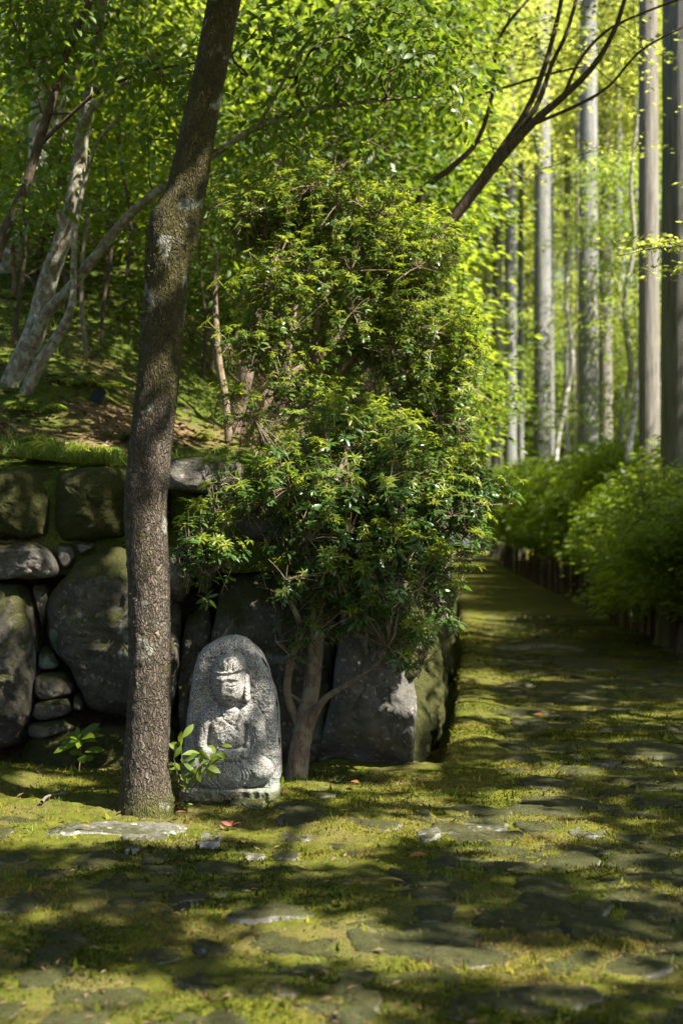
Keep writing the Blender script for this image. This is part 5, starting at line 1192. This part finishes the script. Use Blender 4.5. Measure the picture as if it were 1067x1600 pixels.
for i in range(17):
    Y = 14.5 + 2.1 * i * (1 + .02 * i); X_ = float(xr(Y)) + 2.1 + .25 * (i % 3); z0 = gz(X_, Y); root = thing('low_shrub', f'low dark shrub behind the fence posts, number {["one", "two", "three", "four", "five", "six", "seven", "eight", "nine", "ten", "eleven", "twelve", "thirteen", "fourteen", "fifteen", "sixteen", "seventeen"][i]} back from the right edge', 'shrub', (X_, Y, z0), 'low shrubs behind the fence')
    f, st = HD[i % 2]; s = 1.3 + .03 * i; o = link('foliage', f, root, loc=(0, 0, .75 * s), kind='stuff'); o.scale = (s * 1.2, s * 1.2, s); o.rotation_euler = (0, 0, i * 2.1)
for i, (Y, dx, top, s) in enumerate([(34, -.9, 3.2, 1.5), (42, -.9, 3.0, 1.6), (50, -.8, 3.4, 1.9), (58, -.6, 3.6, 2.0), (70, 1.5, 3.6, 2.4), (74, -1.5, 4.2, 2.6), (72, 4.5, 4.2, 2.6)]):
    X_ = float(xl(Y)) + dx; z0 = gz(X_, Y); root = thing('bank_shrub', ['first', 'second', 'third', 'fourth', 'fifth', 'sixth', 'seventh'][i] + ' shrub back along the far left side of the path', 'shrub', (X_, Y, z0), 'shrubs at the far end of the path')
    f, st = HD[i % 2]; o = link('foliage', f, root, loc=(0, 0, top - .72 * s), kind='stuff'); o.scale = (s, s, s); o.rotation_euler = (0, 0, i * 2.1)
    o = link('stems', st, root, loc=(0, 0, top - .72 * s)); o.scale = (s, s, max(.5, top - .72 * s) / 1.25)
FEN = thing('fence', 'low dark wooden post fence along the right edge of the mossy path', 'fence', (float(xr(16)) + .08, 16, gz(float(xr(16)), 16)))
FEN_P = [(float(xr(Y)) + .1 + random.uniform(-.03, .03), Y) for Y in np.cumsum(np.r_[11.0, np.full(62, .52) * (1 + .012 * np.arange(62))])]
pm = []
for v in range(4):
    rr = [.033, .04, .028, .045][v]; hgt = [.85, .78, .9, .82][v]; V, F = tube(np.array([(0, 0, -.2), (.005, 0, .25), (0, .006, .55), (.004, 0, hgt), (.004, 0, hgt + .004)]), [rr, rr * .97, rr * .95, rr * .93, .004], 9)
    V = V + .006 * (fbm(np.repeat(V[:, :1], 3, 1) * 30 + V * 9, 2, 150 + v) - .5)[:, None]; pm.append(make_mesh('post', V, [(F, 0)], [M['wood']]))
off = np.array(FEN.location[:])
for i, (x, y) in enumerate(FEN_P):
    o = link('post', pm[i % 4], FEN, loc=tuple(np.array([x, y, gz(x, y)]) - off)); o.rotation_euler = (random.uniform(-.05, .05), random.uniform(-.05, .05), random.uniform(0, 6))
for zr in (.38, .72):
    b = Buf(); V, F = tube(np.array([(x + .05, y, gz(x, y) + zr + random.uniform(-.02, .02)) for x, y in FEN_P[::2]]), .022, 6); b.add(V, F); part('rail', b, [M['wood']], FEN)

# ------------------------------------------------------------------ ferns on the slope
def fern_mesh(seed):
    rg = np.random.default_rng(seed); b = Buf(); P = leaf_tpl(1, .35, .1, .2, 3, .4)
    for k in range(rg.integers(5, 8)):
        a = rg.random() * 6.28; L = rg.uniform(.18, .32); t = np.linspace(0, 1, 10)
        X_ = np.cos(a) * t * L; Y_ = np.sin(a) * t * L; Z_ = L * (.75 * t - .75 * t ** 2.2); C_ = np.column_stack([X_, Y_, Z_]); V, F = tube(C_[::3], .0018, 3); b.add(V, F, 0, .3)
        for i in range(1, 10):
            for s in (-1, 1):
                D = np.array([[np.cos(a + s * 1.2), np.sin(a + s * 1.2), -.15]]); V, F = inst(P[0], P[1], rots(D), C_[i][None], [.09 * (1 - t[i]) ** .6 + .012]); b.add(V, F, 0, rg.random())
    return b.mesh('fronds', [M['fern']])
FM = [fern_mesh(400 + k) for k in range(3)]
spots = [(30, 690, 8.2), (95, 700, 8.1), (150, 690, 8.3), (190, 660, 8.9), (110, 640, 9.6), (165, 625, 9.8), (60, 660, 9.0), (120, 710, 7.95), (20, 640, 9.8), (180, 705, 8.0), (290, 670, 8.7), (330, 690, 8.3), (310, 640, 9.5), (150, 520, 12.5), (200, 500, 13), (90, 560, 11.5), (185, 560, 11.8), (30, 540, 12), (70, 705, 8.0), (345, 700, 8.1)]
wd = ['at the left edge of the terrace', 'left of the black panel', 'below the black panel', 'against the leaning trunk', 'right of the leaning trunk', 'higher up the slope']
for i, (x, y, Y) in enumerate(spots):
    X_ = (x - CX) / FPX * Y; z = hz(X_, Y); w_ = 5 if Y > 11 else (4 if x > 260 else (3 if x > 175 else (2 if x > 105 else (1 if x > 65 else 0))))
    o = link('fern', None, loc=(X_, Y, z), label='small bright green fern growing ' + wd[w_] + ', ' + ['nearest', 'second nearest', 'third nearest', 'fourth nearest', 'fifth nearest', 'sixth nearest', 'farthest'][min(6, sum(1 for n_i, q_ in enumerate(spots) if (q_[2], n_i) < (Y, i) and (5 if q_[2] > 11 else (4 if q_[0] > 260 else (3 if q_[0] > 175 else (2 if q_[0] > 105 else (1 if q_[0] > 65 else 0))))) == w_))] + ' there', category='fern', group='ferns ' + wd[w_]); o.empty_display_size = .05
    c = link('fronds', FM[i % 3], o); s = random.uniform(.7, 1.2); c.scale = (s, s, s); c.rotation_euler = (0, 0, random.uniform(0, 6))

# black panel on the slope
PY = 9.4; p = px(148, 640, PY); p[2] = hz(p[0], PY)
DP = thing('dark_panel', 'small black tilted panel standing in the grass above the wall', 'panel', tuple(p))
b = Buf(); q_ = [px(131, 642, PY), px(150, 645, PY - .03), px(167, 612, PY + .05), px(149, 609, PY + .08)]
q_ = np.array(q_); nrm = np.cross(q_[1] - q_[0], q_[3] - q_[0]); nrm /= np.linalg.norm(nrm)
b.add(np.vstack([q_ - nrm * .008, q_ + nrm * .008]), [(0, 1, 2, 3), (7, 6, 5, 4), (0, 4, 5, 1), (1, 5, 6, 2), (2, 6, 7, 3), (3, 7, 4, 0)]); part('panel', b, [M['black']], DP, False)
b = Buf(); V, F = tube(np.array([p - [0, 0, .1], (q_[0] + q_[1]) / 2, q_.mean(0)]) + [0, .012, 0], .008, 6); b.add(V, F); part('stake', b, [M['black']], DP)

# ------------------------------------------------------------------ seedlings, fallen leaves, twig
def seedling(name, lab, base, stems, mat, leaflen, cat='plant'):
    root = thing(name, lab, cat, tuple(base)); rg = np.random.default_rng(int(abs(base[0] * 1000)))
    LP = leaf_tpl(1, .36, .2, .3, 5, .6); nl = 0
    for (tip, nleaf, along, spread_) in stems:
        tip = np.array(tip); b_ = np.array(base); mid = (b_ + tip) / 2 + rg.normal(0, .008, 3); C_ = spline([b_, mid, tip], 9)
        b = Buf(); V, F = tube(C_, np.linspace(.0035, .002, 9), 5); b.add(V, F); part('stem', b, [M['shrubbark']], root)
        for i in range(nleaf):
            f = 1 - along * (i / max(1, nleaf - 1)); j = C_[min(8, int(f * 8))]; a = i * 2.4 + rg.normal(0, .3); el = rg.uniform(-.3, spread_ + .35)
            D = np.array([[math.cos(a) * math.cos(el), math.sin(a) * math.cos(el), math.sin(el)]]); s = leaflen * rg.uniform(.7, 1.1)
            V, F = inst(LP[0], LP[1], rots(D, rg.normal(0, .5, 1), np.array([[rg.normal(0, .25), -.75, .8]])), np.zeros((1, 3)), [s]); link('leaf', make_mesh('leaf', V, [(F, 0)], [M[mat]], True, np.full(len(V), rg.random())), root, loc=tuple(j - b_))
g0 = gpx(124, 1212); zb = gz(*g0)
t_ = px(126, 1150, g0[1])
seedling('seedling', 'dark green seedling with a whorl of long leaves on the moss left of the trunk', (g0[0], g0[1], zb), [((t_[0], t_[1], t_[2]), 18, .2, .55), ((t_[0] + .02, t_[1] - .02, t_[2] - .08), 4, .3, .1)], 'hedge', .13)
g0 = gpx(281, 1262)
seedling('leafy_sprout', 'bright leafy sprout growing between the trunk and the statue', (g0[0], g0[1], gz(*g0)),
         [(px(283, 1155, 6.15), 11, .55, .7), (px(318, 1195, 6.12), 10, .5, .6), (px(345, 1165, 6.12), 12, .35, .6), (px(272, 1185, 6.15), 7, .5, .6)], 'grass', .08)
for i, (x, y, lab) in enumerate([(280, 1266, 'tiny green sprout at the foot of the leaning trunk'), (62, 1222, 'tiny sprout at the left below the wall foot'), (523, 1222, 'tiny bright sprout on the moss right of the shrub stem'), (98, 1248, 'tiny grass like sprout left of the fallen twig')]):
    g0 = gpx(x, y); zb = gz(*g0); seedling('sprout', lab, (g0[0], g0[1], zb), [((g0[0], g0[1], zb + .03), 6, .6, .6), ((g0[0] + .03, g0[1], zb + .022), 4, .6, .5)], 'grass', .032)
LF = leaf_tpl(1, .42, .35, .15, 5, .5)
for i, (x, y, s, mt, lab) in enumerate([(585, 1397, .10, 'yellowdead', 'yellow fallen leaf lying on the moss in the foreground'), (382, 1325, .055, 'yellowdead', 'small yellow fallen leaf beside the little pale stones'), (292, 1277, .05, 'dead', 'orange fallen leaf at the foot of the leaning trunk'), (547, 1232, .07, 'dead', 'orange fallen leaf on the shaded moss right of the statue'),
        (530, 1288, .045, 'yellowdead', 'small yellow leaf against the dark rock in front of the statue'), (852, 1124, .10, 'dead', 'orange fallen leaf lying on the path'), (668, 1350, .08, 'dead', 'brown curled leaf beside a pale stone in the foreground'), (122, 1299, .06, 'yellowdead', 'yellow leaf on the edge of the long pale slab'), (590, 1183, .06, 'dead', 'orange leaf lying by the gutter at the wall corner')]):
    g0 = gpx(x, y); V, F = inst(LF[0], LF[1], rots(np.array([[math.cos(i * 1.7), math.sin(i * 1.7) * .6, .12]]), np.array([random.uniform(-.4, .4)])), np.zeros((1, 3)), [s])
    link('fallen_leaf', make_mesh('fallen_leaf', V, [(F, 0)], [M[mt]], True, np.full(len(V), .5)), loc=(g0[0], g0[1], gz(*g0) + .03), label=lab, category='leaf', group='fallen leaves')
g0 = gpx(362, 1295); rt = thing('crumpled_leaf', 'crumpled red leaf on the sunlit moss in front of the statue', 'leaf', (g0[0], g0[1], gz(*g0) + .015))
for i in range(4):
    V, F = inst(LF[0], LF[1], rots(np.array([[math.cos(i * 1.6), math.sin(i * 1.6), .5]]), np.array([.5 * i])), np.zeros((1, 3)), [.045]); link('lobe', make_mesh('lobe', V, [(F, 0)], [M['reddead']], True, np.full(len(V), .5)), rt)
a, c, d_ = gpx(66, 1262), gpx(76, 1255), gpx(103, 1251)
b = Buf(); V, F = tube(spline([(a[0], a[1], gz(*a) + .014), (c[0], c[1], gz(*c) + .02), (d_[0], d_[1], gz(*d_) + .016)], 12), np.linspace(.008, .005, 12), 7); b.add(V, F)
link('fallen_twig', b.mesh('fallen_twig', [M['deadwood']]), label='short bleached curved twig lying on the moss at the left', category='twig')
p = px(363, 1023, 6.33); V, F = inst(LF[0], LF[1], rots(np.array([[.8, -.3, .3]])), np.zeros((1, 3)), [.024])
link('clinging_leaf', make_mesh('clinging_leaf', V, [(F, 0)], [M['young']], True, np.full(len(V), .8)), loc=(p[0] - .01, SY - .155, p[2]), label='tiny green leaf caught on the forehead of the statue', category='leaf')
